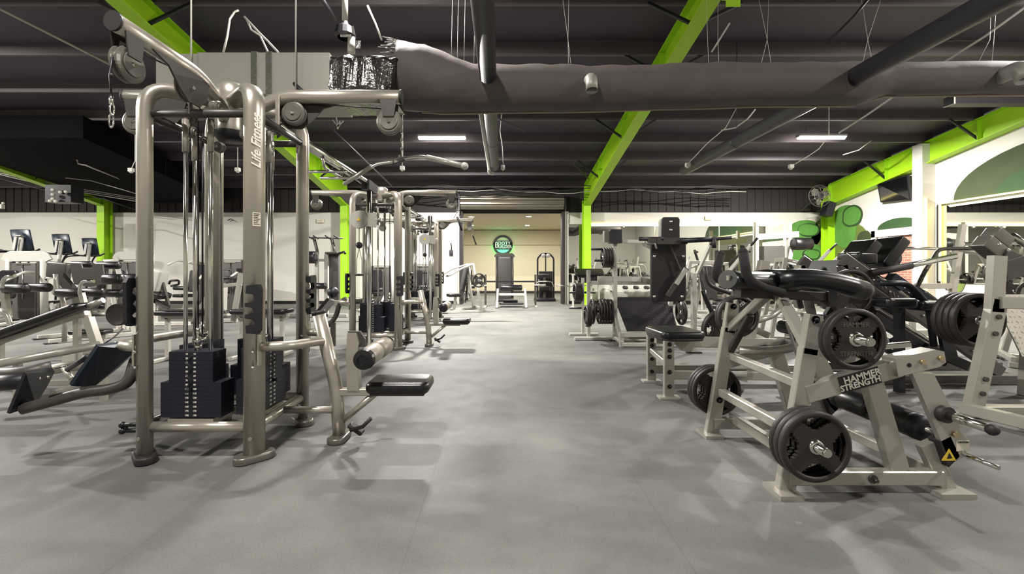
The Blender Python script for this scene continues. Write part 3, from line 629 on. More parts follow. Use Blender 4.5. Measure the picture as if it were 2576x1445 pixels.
def arm(t, d, L, stub=False):
    d = Vector(d); sd = Vector((-d.y, d.x, 0))
    pth = fillet([d*.07+Z3*2.33, d*.10+Z3*2.38, d*.34+Z3*2.525, d*L+Z3*2.525], .16, 6)
    t.part('arm', MB().sweep(pth, rnd(.05, 16, .044), up=Z3 if False else sd), 'post')
    if L > 2: return
    t.part('arm_cap', MB().sweep([d*(L-.002)+Z3*2.525, d*(L+.012)+Z3*2.525], rnd(.052, 16, .046), up=sd), 'rubber', label='black end cap')
    # web plate under the bend with its pulley
    x1 = .46; g = [(.30, 2.50), (.78, 2.485), (.66, 2.45), (.58, 2.36), (.5, 2.30), (.40, 2.30), (.34, 2.36)]
    t.part('gusset', MB().prism([(a, b-2.4) for a, b in g], .012, Z3*2.4+sd*.035, d, Z3), 'dgrey' )
    pulley(t, d*x1+Z3*2.40, sd, .085)
    t.part('pulley_bracket', MB().bar(d*.36+Z3*2.52-sd*.05, d*.36+Z3*2.27-sd*.05, .03, .012, up=sd), 'post')
    e = L-.08
    t.part('end_bracket', MB().prism([(-.06, .12), (.06, .12), (.04, 0), (-.04, 0)], .008, d*e+Z3*2.37+sd*.04, d, Z3).prism([(-.06, .12), (.06, .12), (.04, 0), (-.04, 0)], .008, d*e+Z3*2.37-sd*.04, d, Z3), 'dgrey')
    pulley(t, d*e+Z3*2.34, sd, .092)
    t.part('cable', MB().tube([d*(x1+.0)+Z3*2.487, d*e+Z3*2.434], .0045, 6).tube([d*(x1-.06)+Z3*2.34, d*.22+Z3*2.26, d*.22+Z3*.78], .0045, 6), 'black')
def station(t, k, pin=True, front_text=False):
    A = RZ(k*math.pi/2); cx = -.068; ang = k*math.pi/2
    def q(x, y, z): return A @ V(x, y, z)
    for i in range(15):
        o = link('weight_plate', SM_U if i < 7 else SM_L, None, t.o); o.location = q(cx, -.262, .275+.029*(14.5-i)); o.rotation_euler = (0, 0, ang)
    rods = MB()
    for s in (-1, 1): rods.cyl(q(cx+s*.085, -.262, .24), q(cx+s*.085, -.262, 2.27), .013, 10)
    t.part('guide_rod', rods, 'chrome')
    t.part('rod_sleeve', MB().cyl(q(cx-.085, -.262, 2.05), q(cx-.085, -.262, 2.27), .02, 10).cyl(q(cx+.085, -.262, 2.05), q(cx+.085, -.262, 2.27), .02, 10), 'post')
    t.part('selector_stem', MB().cyl(q(cx, -.262, .70), q(cx, -.262, .76), .022, 12).cyl(q(cx, -.262, .76), q(cx, -.262, .79), .034, 12).cyl(q(cx, -.262, .79), q(cx, -.262, .86), .012, 10), 'chrome')
    t.part('cable', MB().cyl(q(cx, -.262, .86), q(cx, -.262, 2.26), .005, 6), 'black')
    t.part('cable', MB().cyl(q(cx-.13, -.2, .3), q(cx-.11, -.2, 2.24), .004, 6), 'black')
    t.part('base_plate', MB().box(q(cx, -.262, .258), (.30, .15, .018), A), 'post')
    # printed weights, pin holes and the pin on its coiled cord
    if front_text:
        tx = MB()
        for i, n_ in enumerate(NUMS):
            for s in (-1, 1):
                b = text_mb(str(n_), .0165, .0006, q(cx+s*.026, -.3335, .275+.029*(14.5-i)), A @ X3, Z3, bold=.0004); tx.add(b.v, b.f)
        t.part('weight_numbers', tx, 'text', kind='stuff')
    else:
        tx = MB()
        for i in range(15):
            for s in (-1, 1): tx.box(q(cx+s*.026, -.333, .275+.029*(14.5-i)), (.02, .002, .009), A)
        t.part('weight_numbers', tx, 'text', kind='stuff')
    hl = MB()
    for i in range(15): hl.cyl(q(cx, -.331, .275+.029*(14.5-i)), q(cx, -.3335, .275+.029*(14.5-i)), .005, 8)
    t.part('pin_hole', hl, 'black', kind='stuff')
    coil = MB(); coil.tube([q(cx+.02*math.cos(j*.9), -.345+.008*math.sin(j*.9), .69-.012*j) for j in range(20)], .003, 5)
    coil.cyl(q(cx, -.333, .46), q(cx, -.375, .46), .012, 10); t.part('selector_pin', coil, 'black')
def make_tower(label, loc, arms, text, beam=0, seat=True, left=True):
    t = Thing('cable_tower', label, 'cable machine', loc, group='silver four-sided cable towers in a line')
    for sx in (-1, 1):
        for sy in (-1, 1):
            tang = V(-sx*0+sy, -sx, 0).normalized() if False else V(-sy, sx, 0).normalized()
            pth = fillet([V(sx*HX, sy*HY, .03), V(sx*HX, sy*HY, 2.465), V(sx*.08, sy*.08, 2.465)], .16, 8)
            o = t.part('post', MB().sweep(pth, rnd(.046, 20, .066), up=tang), 'post')
            ft = MB(); a = math.atan2(tang.y, tang.x); ft.pad((sx*HX, sy*HY, .025), (.25, .125, .05), RZ(a), .012, .06)
            t.part('foot', ft, 'pulley' if (sx > 0) else 'rubber', parent=o)
            bt = MB()
            for zz in (.72, .62): bt.sphere((sx*HX*1.0+.02*sx, sy*HY-.052, zz), .011, 8)
            bt.cyl((sx*HX, sy*HY-.045, .16), (sx*HX, sy*HY-.056, .16), .012, 8); t.part('bolt', bt, 'chrome', parent=o)
    for z_, r_ in ((2.28, .027), (.22, .034)):
        for (a, b) in (((-1, -1), (1, -1)), ((1, -1), (1, 1)), ((1, 1), (-1, 1)), ((-1, 1), (-1, -1))):
            t.part('crossbar', MB().tube([V(a[0]*HX, a[1]*HY, z_), V(b[0]*HX, b[1]*HY, z_)], r_, 12), 'dgrey' if z_ > 1 else 'post')  # upper bars get dark grey: their shade is put into the colour
    t.part('crossbar', MB().tube([V(-HX, 0, .22), V(HX, 0, .22)], .03, 12), 'post'); t.part('crossbar', MB().tube([V(0, -HY, .215), V(0, HY, .215)], .03, 12), 'post')
    t.part('hub', MB().lathe([(0, 2.62), (.07, 2.615), (.10, 2.59), (.115, 2.52), (.105, 2.47), (.105, 2.30), (.11, 2.25), (.095, 2.22), (0, 2.22)], (0, 0, 0), Z3, 28), 'post')
    t.part('hub_base', MB().lathe([(.112, 2.262), (.112, 2.225), (.09, 2.2), (0, 2.2)], (0, 0, 0), Z3, 28), 'black', label='black lower ring of the hub')
    for d, L in arms: arm(t, d, L)
    for k in range(4): station(t, k, front_text=(text and k in (0, 1)))
    # small upper pulleys above the stacks
    for k in range(4):
        A = RZ(k*math.pi/2); pulley(t, A @ V(.06, -.27, 2.34), A @ X3, .05); pulley(t, A @ V(-.16, -.2, 2.2), A @ X3, .04)
    n_ = V(.7, -.72, 0).normalized()
    if text:
        t.part('lettering', text_mb('Life Fitness', .078, .004, V(HX, -HY, 2.085)+n_*.047, Z3, V(-.72, -.7, 0), shear=.45, bold=.0014), 'text', label='raised script lettering reading up the post')
        c = V(HX, -HY, 1.58)+n_*.049; t.part('sticker', MB().prism([(-.024, -.045), (.024, -.045), (.024, .045), (-.024, .045)], .002, c, V(.72, .7, 0), Z3), 'caution', label='pale printed instruction sticker')
        tl = MB()
        for j in range(7): tl.prism([(-.018, 0), (.018-.006*(j % 3), 0), (.018-.006*(j % 3), .003), (-.018, .003)], .001, c+n_*.0022+Z3*(.034-.011*j), V(.72, .7, 0), Z3)
        t.part('sticker_print', tl, 'ink', kind='stuff')
    comb(t, V(HX+.045, -HY-.085, 1.0), V(-.35, -1, 0)); comb(t, V(-HX-.075, -HY+.0, 1.04), V(-1, .15, 0))
    comb(t, V(HX+.075, HY-.0, 1.05), V(1, 0, 0))
    if beam: 
        t.part('bridge_beam', MB().sweep([V(0, .34, 2.53), V(0, beam-.34, 2.53)], rnd(.052, 16, .045), up=X3), 'chrome')
        t.part('pull_up_grip', MB().tube(fillet([V(.03, 1.55, 2.50), V(.03, 1.6, 2.38), V(.03, 2.1, 2.38), V(.03, 2.15, 2.5)], .05), .017, 8).tube(fillet([V(-.25, 1.7, 2.36), V(.25, 1.7, 2.36)], .05), .017, 8).tube(fillet([V(-.2, 2.05, 2.36), V(.22, 2.05, 2.36), V(.3, 2.0, 2.36), V(.3, 2.2, 2.36)], .05), .017, 8), 'chrome')
        t.part('beam_carriage', MB().box((0, beam-.75, 2.50), (.12, .22, .14)), 'black')
    if seat:
        mb = MB(); mb.tube(fillet([V(.64, 0, .92), V(.77, 0, .38), V(.79, 0, .03)], .12), .047, 16); fr_ = t.part('seat_post', mb, 'post')
        t.part('foot', MB().pad((.79, 0, .022), (.13, .24, .045), None, .012, .06), 'pulley', parent=fr_)
        t.part('post_cap', MB().cyl((.639, 0, .925), (.634, 0, .95), .048, 16), 'rubber', parent=fr_)
        for s in (-1, 1):
            t.part('brace_tube', MB().tube(fillet([V(HX+.02, s*HY, .745), V(.56, s*.31, .745), V(.66, s*.06, .735), V(.69, 0, .73)], .14), .032, 14), 'post')
            t.part('mounting_plate', MB().box((HX+.045, s*HY, .73), (.012, .08, .2)), 'post')
        t.part('brace_tube', MB().tube([V(HX, 0, .22), V(.78, 0, .22)], .026, 12), 'post')
        t.part('brace_tube', MB().tube([V(1.06, 0, .345), V(.80, 0, .13)], .024, 12).bar(V(.77, 0, .355), V(1.3, 0, .355), .06, .05), 'post')
        t.part('roller_arm', MB().prism([(.86, .37), (.945, .37), (.93, .6), (.945, .72), (.925, .79), (.86, .79), (.85, .6)], .075, V(0, 0, 0), X3, Z3), 'post')
        t.part('arm_plate', MB().prism([(.855, .8), (.945, .8), (.985, .74), (.985, .66), (.935, .66)], .03, V(0, 0, 0), X3, Z3), 'dgrey')
        for s in (-1, 1):
            o = t.part('roller_pad', MB().lathe([(0, .02), (.062, .02), (.069, .032), (.069, .26), (.06, .275), (0, .275)], (1.06, 0, .65), Y3*s, 24), mat('worn_vinyl', '6E665E', .4) if False else 'roller')
            t.part('end_cap', MB().lathe([(.07, .25), (.073, .27), (.066, .305), (.035, .315), (.033, .308), (0, .308)], (1.06, 0, .65), Y3*s, 24, False), 'vinyl', parent=o)
        t.part('roller_axle', MB().cyl((1.06, -.3, .65), (1.06, .3, .65), .014, 10).bar(V(.9, 0, .66), V(1.06, 0, .65), .05, .06), 'chrome')
        t.part('seat', MB().pad((1.25, -.03, .42), (.45, .31, .085), None, .035, .06), 'vinyl')
        t.part('seat_base', MB().box((1.25, -.03, .374), (.38, .26, .012)), 'dgrey')
        t.part('foot_strap', MB().pad((.93, -.05, .1), (.12, .08, .03), RY(.6), .012).tube([V(.9, -.08, .1), V(1.0, -.12, .14), V(1.06, -.12, .2)], .014, 8), 'rubber')
    if left:
        for s in (-1, 1):
            t.part('brace_tube', MB().tube(fillet([V(-HX-.02, s*HY, .745), V(-.56, s*.31, .745), V(-.66, s*.06, .735), V(-.69, 0, .73)], .14), .032, 14), 'post')
            t.part('mounting_plate', MB().box((-HX-.045, s*HY, .73), (.012, .08, .2)), 'post')
    return t
M['roller'] = mat('worn_roller_vinyl', '8A8176', .36, 0, var=.2, vscale=12, bump=.1, bscale=120)
TX = -1.985
F_, B_, R_, L_ = V(0, -1, 0), V(0, 1, 0), V(1, 0, 0), V(-1, 0, 0)
T1 = make_tower('silver cable tower at the front of the line, with script lettering on its post', (TX, 3.22, 0), [(F_, .98), (R_, 1.24), (L_, .78), (B_, .5)], True, beam=4.0)
T2 = make_tower('silver cable tower, second of the line, behind the lettered one', (TX, 7.22, 0), [(R_, 1.24), (L_, 1.15), (B_, .5)], False, beam=4.0)
T3 = make_tower('silver cable tower at the far end of the line by the roll-up doorway', (TX, 11.22, 0), [(R_, 1.24), (L_, 1.15), (B_, 1.0)], False, beam=0, seat=False)

def carabiner(mb, c, s=1., ax=X3):
    c = Vector(c); u = Vector(ax); pts = [c+u*.011*s*math.cos(a)+Z3*.034*s*math.sin(a) for a in [i*math.pi/8 for i in range(17)]]
    mb.tube(pts, .0042*s, 6); return mb
# carabiner hanging at the near-left arm end
cx_, cy_ = TX, 3.22-.9
t = Thing('cable_carabiner', 'steel cable end with carabiner hanging from the overhead arm of the lettered tower', 'carabiner', (TX-.09, cy_, 2.1), world=True)
a0 = V(TX-.0, cy_-.09, 2.34)
e0 = P(280, 240, 2.24)
t.part('cable', MB().tube([a0, e0.lerp(a0, .5)+V(-.01, 0, 0), e0], .005, 8), 'black')
t.part('ball_stop', MB().sphere(P(281, 190, 2.23), .012, 8), 'rubber')
mb = MB(); mb.cyl(e0+V(0, 0, .0), e0+V(0, 0, -.045), .009, 8); carabiner(mb, e0+V(.004, 0, -.07), .9, V(.3, .9, 0)); carabiner(mb, e0+V(0, 0, -.13), 1.05)
t.part('clip', mb, 'chrome')
# lat bar and its chain
lx, ly = TX+1.24-.08+.09, 3.22
t = Thing('lat_bar', 'long silver cambered pulldown bar hanging by a chain from the overhead arm', 'pulldown bar', (lx, ly, 2.0), world=True)
mid = P(1005, 404, 3.22)
path = [P(868, 462, 3.95), P(880, 448, 3.9), P(950, 412, 3.5), P(1003, 404, 3.22), P(1030, 398, 3.14), P(1060, 394, 3.06), P(1170, 418, 2.78)]
t.part('bar', MB().tube(path[1:6]+[P(1120, 408, 2.9)], .0135, 12, .05), 'chrome')
t.part('grip', MB().tube([P(868, 462, 3.95), P(935, 419, 3.58)], .017, 12), 'silver', label='knurled straight grip, far side'); t.part('grip', MB().tube([P(1075, 396, 3.02), P(1168, 418, 2.78)], .018, 12), 'silver', label='knurled straight grip, near side')
t.part('end_cap', MB().sphere(P(1169, 418, 2.77), .024).sphere(P(868, 462, 3.96), .02), 'white')
t.part('swivel', MB().bar(mid+V(-.05, .05, .0), mid+V(.05, -.05, 0), .03, .035).cyl(mid, mid+Z3*.04, .01, 8), 'dgrey')
ch = MB(); z = mid.z+.05; k = 0
while z < 2.30:
    carabiner(ch, V(lx-.0, ly, z), .62, X3 if k % 2 else Y3); z += .033; k += 1
t.part('chain', ch, 'chrome')
# rope handle of the second tower's arm, and others
for (ty, lb) in ((7.22, 'black strap handle hanging from the arm of the second tower'), (11.22, 'short black handle hanging from the arm of the far tower')):
    x = TX+1.25; t = Thing('strap_grip', lb, 'cable handle', (x, ty, 2.1), world=True)
    mb = MB(); carabiner(mb, (x, ty, 2.25), 1.6); mb.tube([V(x, ty, 2.2), V(x-.06, ty, 2.1)], .005, 6).tube([V(x, ty, 2.2), V(x+.06, ty, 2.12)], .005, 6); t.part('clip', mb, 'chrome')
    t.part('grip', MB().cyl((x, ty, 2.13), (x+.08, ty, 1.9), .018, 10), 'rubber')
# black handles at the low pulley of the lettered tower
t = Thing('strap_grip', 'pair of black grips lying on the low pulley at the foot of the lettered tower', 'cable handle', P(325, 1075, 2.95), world=True)
for (ya, s) in ((1068, 0), (1083, 1)): 
    t.part('grip', MB().cyl(P(308, ya+2, 2.95), P(350, ya, 2.95), .014, 10).sphere(P(308, ya+2, 2.95), .022), 'black')
t.part('strap', MB().tube([P(312, 1070, 2.95), P(320, 1078, 2.95), P(312, 1085, 2.95)], .008, 6), 'black')
# adjustable cable column between the first two towers
def adj_column(x, y, label, zc):
    t = Thing('cable_column', label, 'cable machine', (x, y, 0), group='adjustable cable columns beside the towers')
    t.part('column', MB().cyl((0, 0, .03), (0, 0, 2.58), .034, 14), 'chrome')
    t.part('foot', MB().pad((0, .05, .02), (.2, .4, .04), None, .01, .05), 'lgrey')
    t.part('top_bracket', MB().box((0, .12, 2.5), (.1, .3, .14)), 'black')
    c = V(-.13, -.06, zc)
    t.part('pulley_guard', MB().lathe([(0, -.02), (.13, -.02), (.135, 0), (.13, .02), (0, .02)], c, Y3, 36, False), 'lgrey')
    t.part('carriage', MB().box((0, -.02, zc), (.12, .1, .2)).prism([(.0, -.1), (.12, -.12), (.15, 0), (.12, .1), (0, .1)], .03, V(0, -.07, zc), X3, Z3), 'silver')
    t.part('warning_label', MB().prism([(-.03, -.02), (.03, -.02), (0, .035)], .004, c+V(0, -.024, 0), X3, Z3), 'yellow', label='yellow triangle warning label')
    t.part('knob', MB().cyl((.12, -.07, zc), (.2, -.07, zc), .02, 10), 'chrome')
    t.part('cable', MB().cyl((-.13, -.06, zc-.13), (-.13, -.06, zc-.34), .005, 6), 'black')
    t.part('ball_stop', MB().sphere((-.13, -.06, zc-.38), .05), 'black')
    hd = MB(); hd.tube([V(-.13, -.06, zc-.42), V(-.17, -.06, zc-.6), V(-.17, -.06, zc-.8)], .006, 6).tube([V(-.13, -.06, zc-.42), V(-.09, -.06, zc-.6), V(-.09, -.06, zc-.8)], .006, 6)
    t.part('strap', hd, 'cord'); t.part('grip', MB().cyl((-.19, -.06, zc-.82), (-.07, -.06, zc-.82), .017, 10), 'rubber')
    return t
c1 = adj_column(-1.985, 6.55, 'chrome adjustable cable column in front of the second tower', 2.0)
dup(c1.o, (-1.75, 10.7, 0), .2, 'chrome adjustable cable column in front of the far tower')
# ================================================================ FREE PLATES
def disc_mesh(D, th):
    R_ = D/2; mb = MB(); rr = [.055*D/.445*1.0, R_*.40, R_*.47, R_*.72, R_*.83]; N = 96
    hole = lambda a: any(abs((a-c+180) % 360-180) < 27 for c in (0, 90, 180, 270))
    def cell(i, j):
        a = (i+.5)*360/N
        d = min(abs((a-c+180) % 360-180) for c in (0, 90, 180, 270))
        if j == 2 or j == 3: return d >= (14 if j == 2 else 24)
        return True
    cells = {}
    rr = [.026, R_*.30, R_*.47, R_*.56, R_*.65, R_*.74, R_*.83]; TH = {2: 15, 3: 21, 4: 27, 5: 31}
    w_ = th*.30
    def pt(i, j, s): a = 2*math.pi*i/N; return V(rr[j]*math.cos(a), s*w_, rr[j]*math.sin(a))
    def ok(i, j): return 0 <= j < 4 and cell(i % N, j if j < 4 else 3) if j in (0, 1, 2, 3) else False
    def C(i, j):
        if not 0 <= j <= 5: return False
        if j < 2: return True
        a = (i % N+.5)*360/N; return min(abs((a-c+180) % 360-180) for c in (0, 90, 180, 270)) >= TH[j]
    for i in range(N):
        for j in range(6):
            if not C(i, j): continue
            mb.add([pt(i, j, -1), pt(i+1, j, -1), pt(i+1, j+1, -1), pt(i, j+1, -1)], [[0, 1, 2, 3]])
            mb.add([pt(i, j, 1), pt(i+1, j, 1), pt(i+1, j+1, 1), pt(i, j+1, 1)], [[3, 2, 1, 0]])
            for (ni, nj, ea, eb) in ((i-1, j, (i, j), (i, j+1)), (i+1, j, (i+1, j+1), (i+1, j)), (i, j+1, (i, j+1), (i+1, j+1)), (i, j-1, (i+1, j), (i, j))):
                if nj > 5 or nj < 0: continue
                if not C(ni, nj): mb.add([pt(*ea, -1), pt(*eb, -1), pt(*eb, 1), pt(*ea, 1)], [[0, 1, 2, 3]])
    h = th/2
    mb.lathe([(rr[6], w_), (rr[6]+.003, h*.8), (rr[6]+.008, h), (R_-.014, h), (R_-.004, h*.8), (R_, h*.5), (R_-.001, 0), (R_, -h*.5), (R_-.004, -h*.8), (R_-.014, -h), (rr[6]+.008, -h), (rr[6]+.003, -h*.8), (rr[6], -w_)], (0, 0, 0), Y3, 48)
    me = mb.mesh('weight_disc'); me.materials.append(M['plate']); return me
DM = {}
def hubm(th): 
    me = MB().lathe([(.026, -th*.62), (.034, -th*.62), (.04, -th*.3), (.045, th*.3), (.026, th*.62)], (0, 0, 0), Y3, 24).mesh('hub'); me.materials.append(M['chrome']); return me
HM = hubm(.04)
NPL = [0]
def disc(c, D, th, label, axis='Y', txt=None, group=None, rot=None):
    k = (round(D, 3), th)
    if k not in DM: DM[k] = disc_mesh(D, th)
    o = link('weight_plate', DM[k], None); o.location = c; o['label'] = label; o['category'] = 'weight plate'
    if group: o['group'] = group
    rz = 0 if axis == 'Y' else R(90); o.rotation_euler = (0, rot or 0, rz)
    h = link('hub', HM, None, o)
    if txt:
        sz = D*.105
        for s_, zz in ((txt[0], D*.235), (txt[1], -D*.235)):
            if s_: link('lettering', text_mb(s_, sz, .0012, V(0, -th*.31, zz), X3, Z3, bold=.0005).mesh('lettering'), mat('worn_grey_print', '6A6058', .6) if 'wgp' not in M else M['wgp'], o)
    return o
M['wgp'] = mat('moulded_lettering', '544B45', .55)

# ================================================================ KNEELING LEG CURL (front of the machine row)
YC, HW = 2.89, .43
lc = Thing('leg_curl_machine', 'silver plate-loaded leg curl machine nearest the viewer, black forearm pads on top', 'exercise machine', (1.9, YC, 0), world=True)
def YS(s): return YC+s*HW
for s in (-1, 1):
    y = YS(s)
    o = lc.part('upright', MB().bar(V(1.59, y, .0), V(1.725, y, .81), .05, .095, up=X3), 'silver')
    t_ = MB(); t_.bar(V(1.72, y, .78), V(1.755, y, 1.0), .05, .085, up=X3); lc.part('upright', t_, 'silver')
    lc.part('foot_plate', MB().box((1.575, y-.01, .012), (.13, .17, .024)), 'silver', parent=o)
    b_ = MB()
    for (x, z) in ((1.745, .975), (1.64, .27)): b_.lathe([(0, .0), (.022, 0), (.022, .008)], (x, y-.026, z), -Y3, 12).sphere((x, y-.036, z), .011)
    lc.part('bolt', b_, 'black', parent=o)
    lc.part('strut', MB().bar(V(1.73, y, .80), V(1.80, YC+s*.05, 1.10), .05, .06, up=X3), 'silver')
    lc.part('strut', MB().bar(V(1.765, y*.5+YC*.5, .93), V(1.73, y, .62), .03, .05, up=X3), 'dgrey')
    # inclined side beam with its head box
    lc.part('side_beam', MB().bar(V(1.70, y, .555), V(2.22, y, .705), .06, .10), 'silver')
    hb = lc.part('head_box', MB().prism([(2.19, .66), (2.42, .715), (2.455, .74), (2.445, .80), (2.40, .81), (2.175, .76)], .09, V(0, y, 0), X3, Z3), 'silver')
    bo = MB()
    for (x, z) in ((2.32, .745), (2.42, .765)): bo.cyl((x, y-.045, z), (x, y-.058, z), .014, 6)
    lc.part('bolt', bo, 'brassy', parent=hb); lc.part('bolt_hole', MB().cyl((2.25, y-.044, .725), (2.25, y-.048, .725), .012, 10), 'black', parent=hb)
    lc.part('rear_leg', MB().bar(V(2.08, y+.01, .64), V(2.235, y+.01, .12), .06, .10, up=X3), 'silver')
    lv = lc.part('lever_plate', MB().prism([(2.27, .68), (2.385, .68), (2.58, .30), (2.56, .22), (2.50, .19), (2.46, .23)], .03, V(0, y-.03, 0), X3, Z3), 'silver')
    bo = MB()
    for (x, z) in ((2.50, .345), ): bo.cyl((x, y-.045, z), (x, y-.06, z), .016, 8)
    lc.part('bolt', bo, 'brassy', parent=lv)
    lc.part('rear_leg', MB().bar(V(2.40, y+.02, .27), V(2.525, y+.02, .0), .05, .085, up=X3), 'silver')
    fp = lc.part('foot_plate', MB().box((2.50, y, .012), (.19, .15, .024)), 'silver')
    lc.part('bumper', MB().prism([(2.42, .30), (2.48, .33), (2.53, .22), (2.47, .16)], .07, V(0, y-.01, 0), X3, Z3), 'rubber')
    lc.part('base_rail', MB().bar(V(1.60, y, .088), V(2.46, y, .088), .06, .08), 'silver')
    lc.part('bolt', MB().cyl((2.06, y-.03, .09), (2.06, y-.04, .09), .024, 14).cyl((2.065, y-.04, .088), (2.065, y-.06, .088), .01, 8), 'dgrey')
    # loading pegs
    yo = y+s*.03
    for (x, z, l0) in ((1.66, .315, .225), (1.86, .886, .25)):
        pg = lc.part('loading_peg', MB().cyl((x, yo-s*.03, z), (x, y+s*l0, z), .024, 16).cyl((x, y+s*l0, z), (x, y+s*(l0+.012), z), .021, 16), 'chrome')
    lc.part('loading_peg', MB().cyl((2.43, y, .46), (2.445, y-.28 if s < 0 else y+.28, .455), .024, 16), 'chrome'); lc.part('peg_collar', MB().cyl((2.43, y+s*.01, .46), (2.432, y+s*.08, .459), .045, 16).sphere((2.445, y+s*.28, .455), .03), 'rubber')
    lc.part('storage_peg', MB().cyl((2.545, y, .237), (2.547, y+s*.22, .235), .012, 10).cyl((2.545, y+s*.015, .237), (2.545, y+s*.05, .237), .02, 10), 'chrome')
lc.part('cross_rail', MB().bar(V(1.66, YS(-1), .325), V(1.655, YS(1), .33), .05, .06), 'silver'); lc.part('cross_rail', MB().bar(V(1.75, YS(-1), .13), V(1.75, YS(1), .135), .05, .07), 'silver')
lc.part('cross_rail', MB().bar(V(2.16, YS(-1), .70), V(2.16, YS(1), .70), .06, .06), 'silver'); lc.part('cross_rail', MB().bar(V(1.70, YS(-1), .60), V(1.74, YS(1), .60), .06, .05), 'silver')
lc.part('cross_rail', MB().bar(V(2.48, YS(-1), .09), V(2.48, YS(1), .09), .05, .06), 'silver')
cr = MB(); cr.tube(fillet([V(1.75, YS(1)-.1, .66), V(2.0, YS(1)-.2, .67), V(2.3, YS(1)-.3, .8)], .2), .03, 10); lc.part('curved_arm', cr, 'silver')
lc.part('pad_rail', MB().bar(V(1.56, YC, 1.10), V(2.14, YC, 1.075), .08, .06), 'dgrey'); lc.part('rail_cap', MB().box((2.15, YC, 1.06), (.06, .1, .1)), 'rubber')
lc.part('chest_roll', MB().sweep([V(1.47, YC-.04, 1.19), V(1.5, YC-.04, 1.185), V(1.9, YC-.04, 1.17)], rnd(.062, 20, .12), up=Y3), 'vinyl')
lc.part('roll_cap', MB().box((1.468, YC-.06, 1.2), (.012, .03, .03)), 'silver')
for s in (-1, 1):
    lc.part('forearm_pad', MB().sweep(fillet([V(1.74, YC+s*.11, 1.19), V(1.93, YC+s*.14, 1.20), V(2.1, YC+s*.16, 1.17), V(2.24, YC+s*.17, 1.125)], .12), rnd(.062, 18, .075), up=Y3, scale=[.9]*1+[1]*12+[.96]), 'vinyl')
    lc.part('pad_end', MB().sphere(V(2.24, YC+s*.17, 1.125), .062), 'vinyl')
    x = 1.5; y = YC+s*.19
    hnd = fillet([V(1.49 if s < 0 else 1.545, y, 1.36), V(1.515 if s < 0 else 1.50, y, 1.20), V(1.60, y, 1.145), V(1.74, y, 1.105)], .05)
    g_ = lc.part('grip_handle', MB().tube(hnd, .029, 14), 'grip'); lc.part('grip_end', MB().sphere(hnd[0], .029), 'grip', parent=g_)
    ro = lc.part('ankle_roller', MB().lathe([(0, .03), (.07, .03), (.078, .045), (.078, .30), (.07, .325), (0, .325)], (2.48, YC, .32), Y3*s, 24), 'vinyl')
    lc.part('end_ring', MB().lathe([(.079, .27), (.081, .285), (.076, .332), (.03, .34), (0, .34)], (2.48, YC, .32), Y3*s, 24), 'black', parent=ro)
lc.part('roller_axle', MB().cyl((2.48, YS(-1), .32), (2.48, YS(1), .32), .014, 10).bar(V(2.48, YC, .32), V(2.35, YC, .70), .05, .06, up=X3), 'silver')
lc.part('knee_pad', MB().pad((2.15, YC-.0, .83), (.34, .62, .09), RY(R(6)), .035, .06), 'vinyl')
lc.part('decal', MB().prism([(-.115, -.045), (.115, -.045), (.115, .05), (-.115, .05)], .002, V(1.99, YS(-1)-.0315, .637), V(1, 0, .288), V(-.288, 0, 1)), 'ink', label='black nameplate')
lc.part('lettering', text_mb('HAMMER', .052, .001, V(2.0, YS(-1)-.0335, .660), V(1, 0, .288), V(-.288, 0, 1), bold=.0012), 'text'); lc.part('lettering', text_mb('STRENGTH', .046, .001, V(1.992, YS(-1)-.0335, .618), V(1, 0, .288), V(-.288, 0, 1), bold=.0012), 'text')
for (c, w_) in ((V(2.47, YS(-1)-.045, .225), .04), (V(2.02, YC, .76), .045)):
    lc.part('warning_label', MB().prism([(-w_, -w_*.7), (w_, -w_*.7), (0, w_)], .003, c, X3, Z3), 'yellow'); lc.part('warning_mark', MB().prism([(-w_*.3, -w_*.4), (w_*.4, -w_*.3), (0, w_*.4)], .003, c-V(0, .002, 0), X3, Z3), 'ink')
lc.part('caution_label', MB().prism([(-.035, -.03), (.035, -.03), (.035, .03), (-.035, .03)], .002, V(2.545, YS(-1)-.047, .28), X3, Z3), 'caution')
lc.part('lettering', text_mb('CAUTION', .014, .0006, V(2.545, YS(-1)-.049, .30)), 'ink')
lc.part('release_lever', MB().bar(V(2.20, YS(-1)+.1, .80), V(2.32, YS(-1)+.02, .83), .04, .03).cyl((2.15, YS(-1)+.15, .8), (2.2, YS(-1)+.1, .8), .02, 8), 'chrome')
for s, nm in ((-1, 'near'), (1, 'far')):
    for k in range(3):
        yy = YS(s)+s*(.06+.041*k)
        disc((1.66, yy, .315), .378, .04, ('outermost' if k == 2 else 'middle' if k == 1 else 'innermost')+' large plate on the lower '+('aisle-side near' if s < 0 else 'rear')+' peg of the leg curl machine', txt=('', '') if (s < 0 and k == 2) else None)
    for k in range(2):
        yy = YS(s)+s*(.12+.036*k)
        disc((1.86, yy, .886), .325, .035, ('outer' if k else 'inner')+' plate on the upper '+('near' if s < 0 else 'rear')+' peg of the leg curl machine', txt=('HAMMER', 'STRENGTH') if (s < 0 and k) else None)
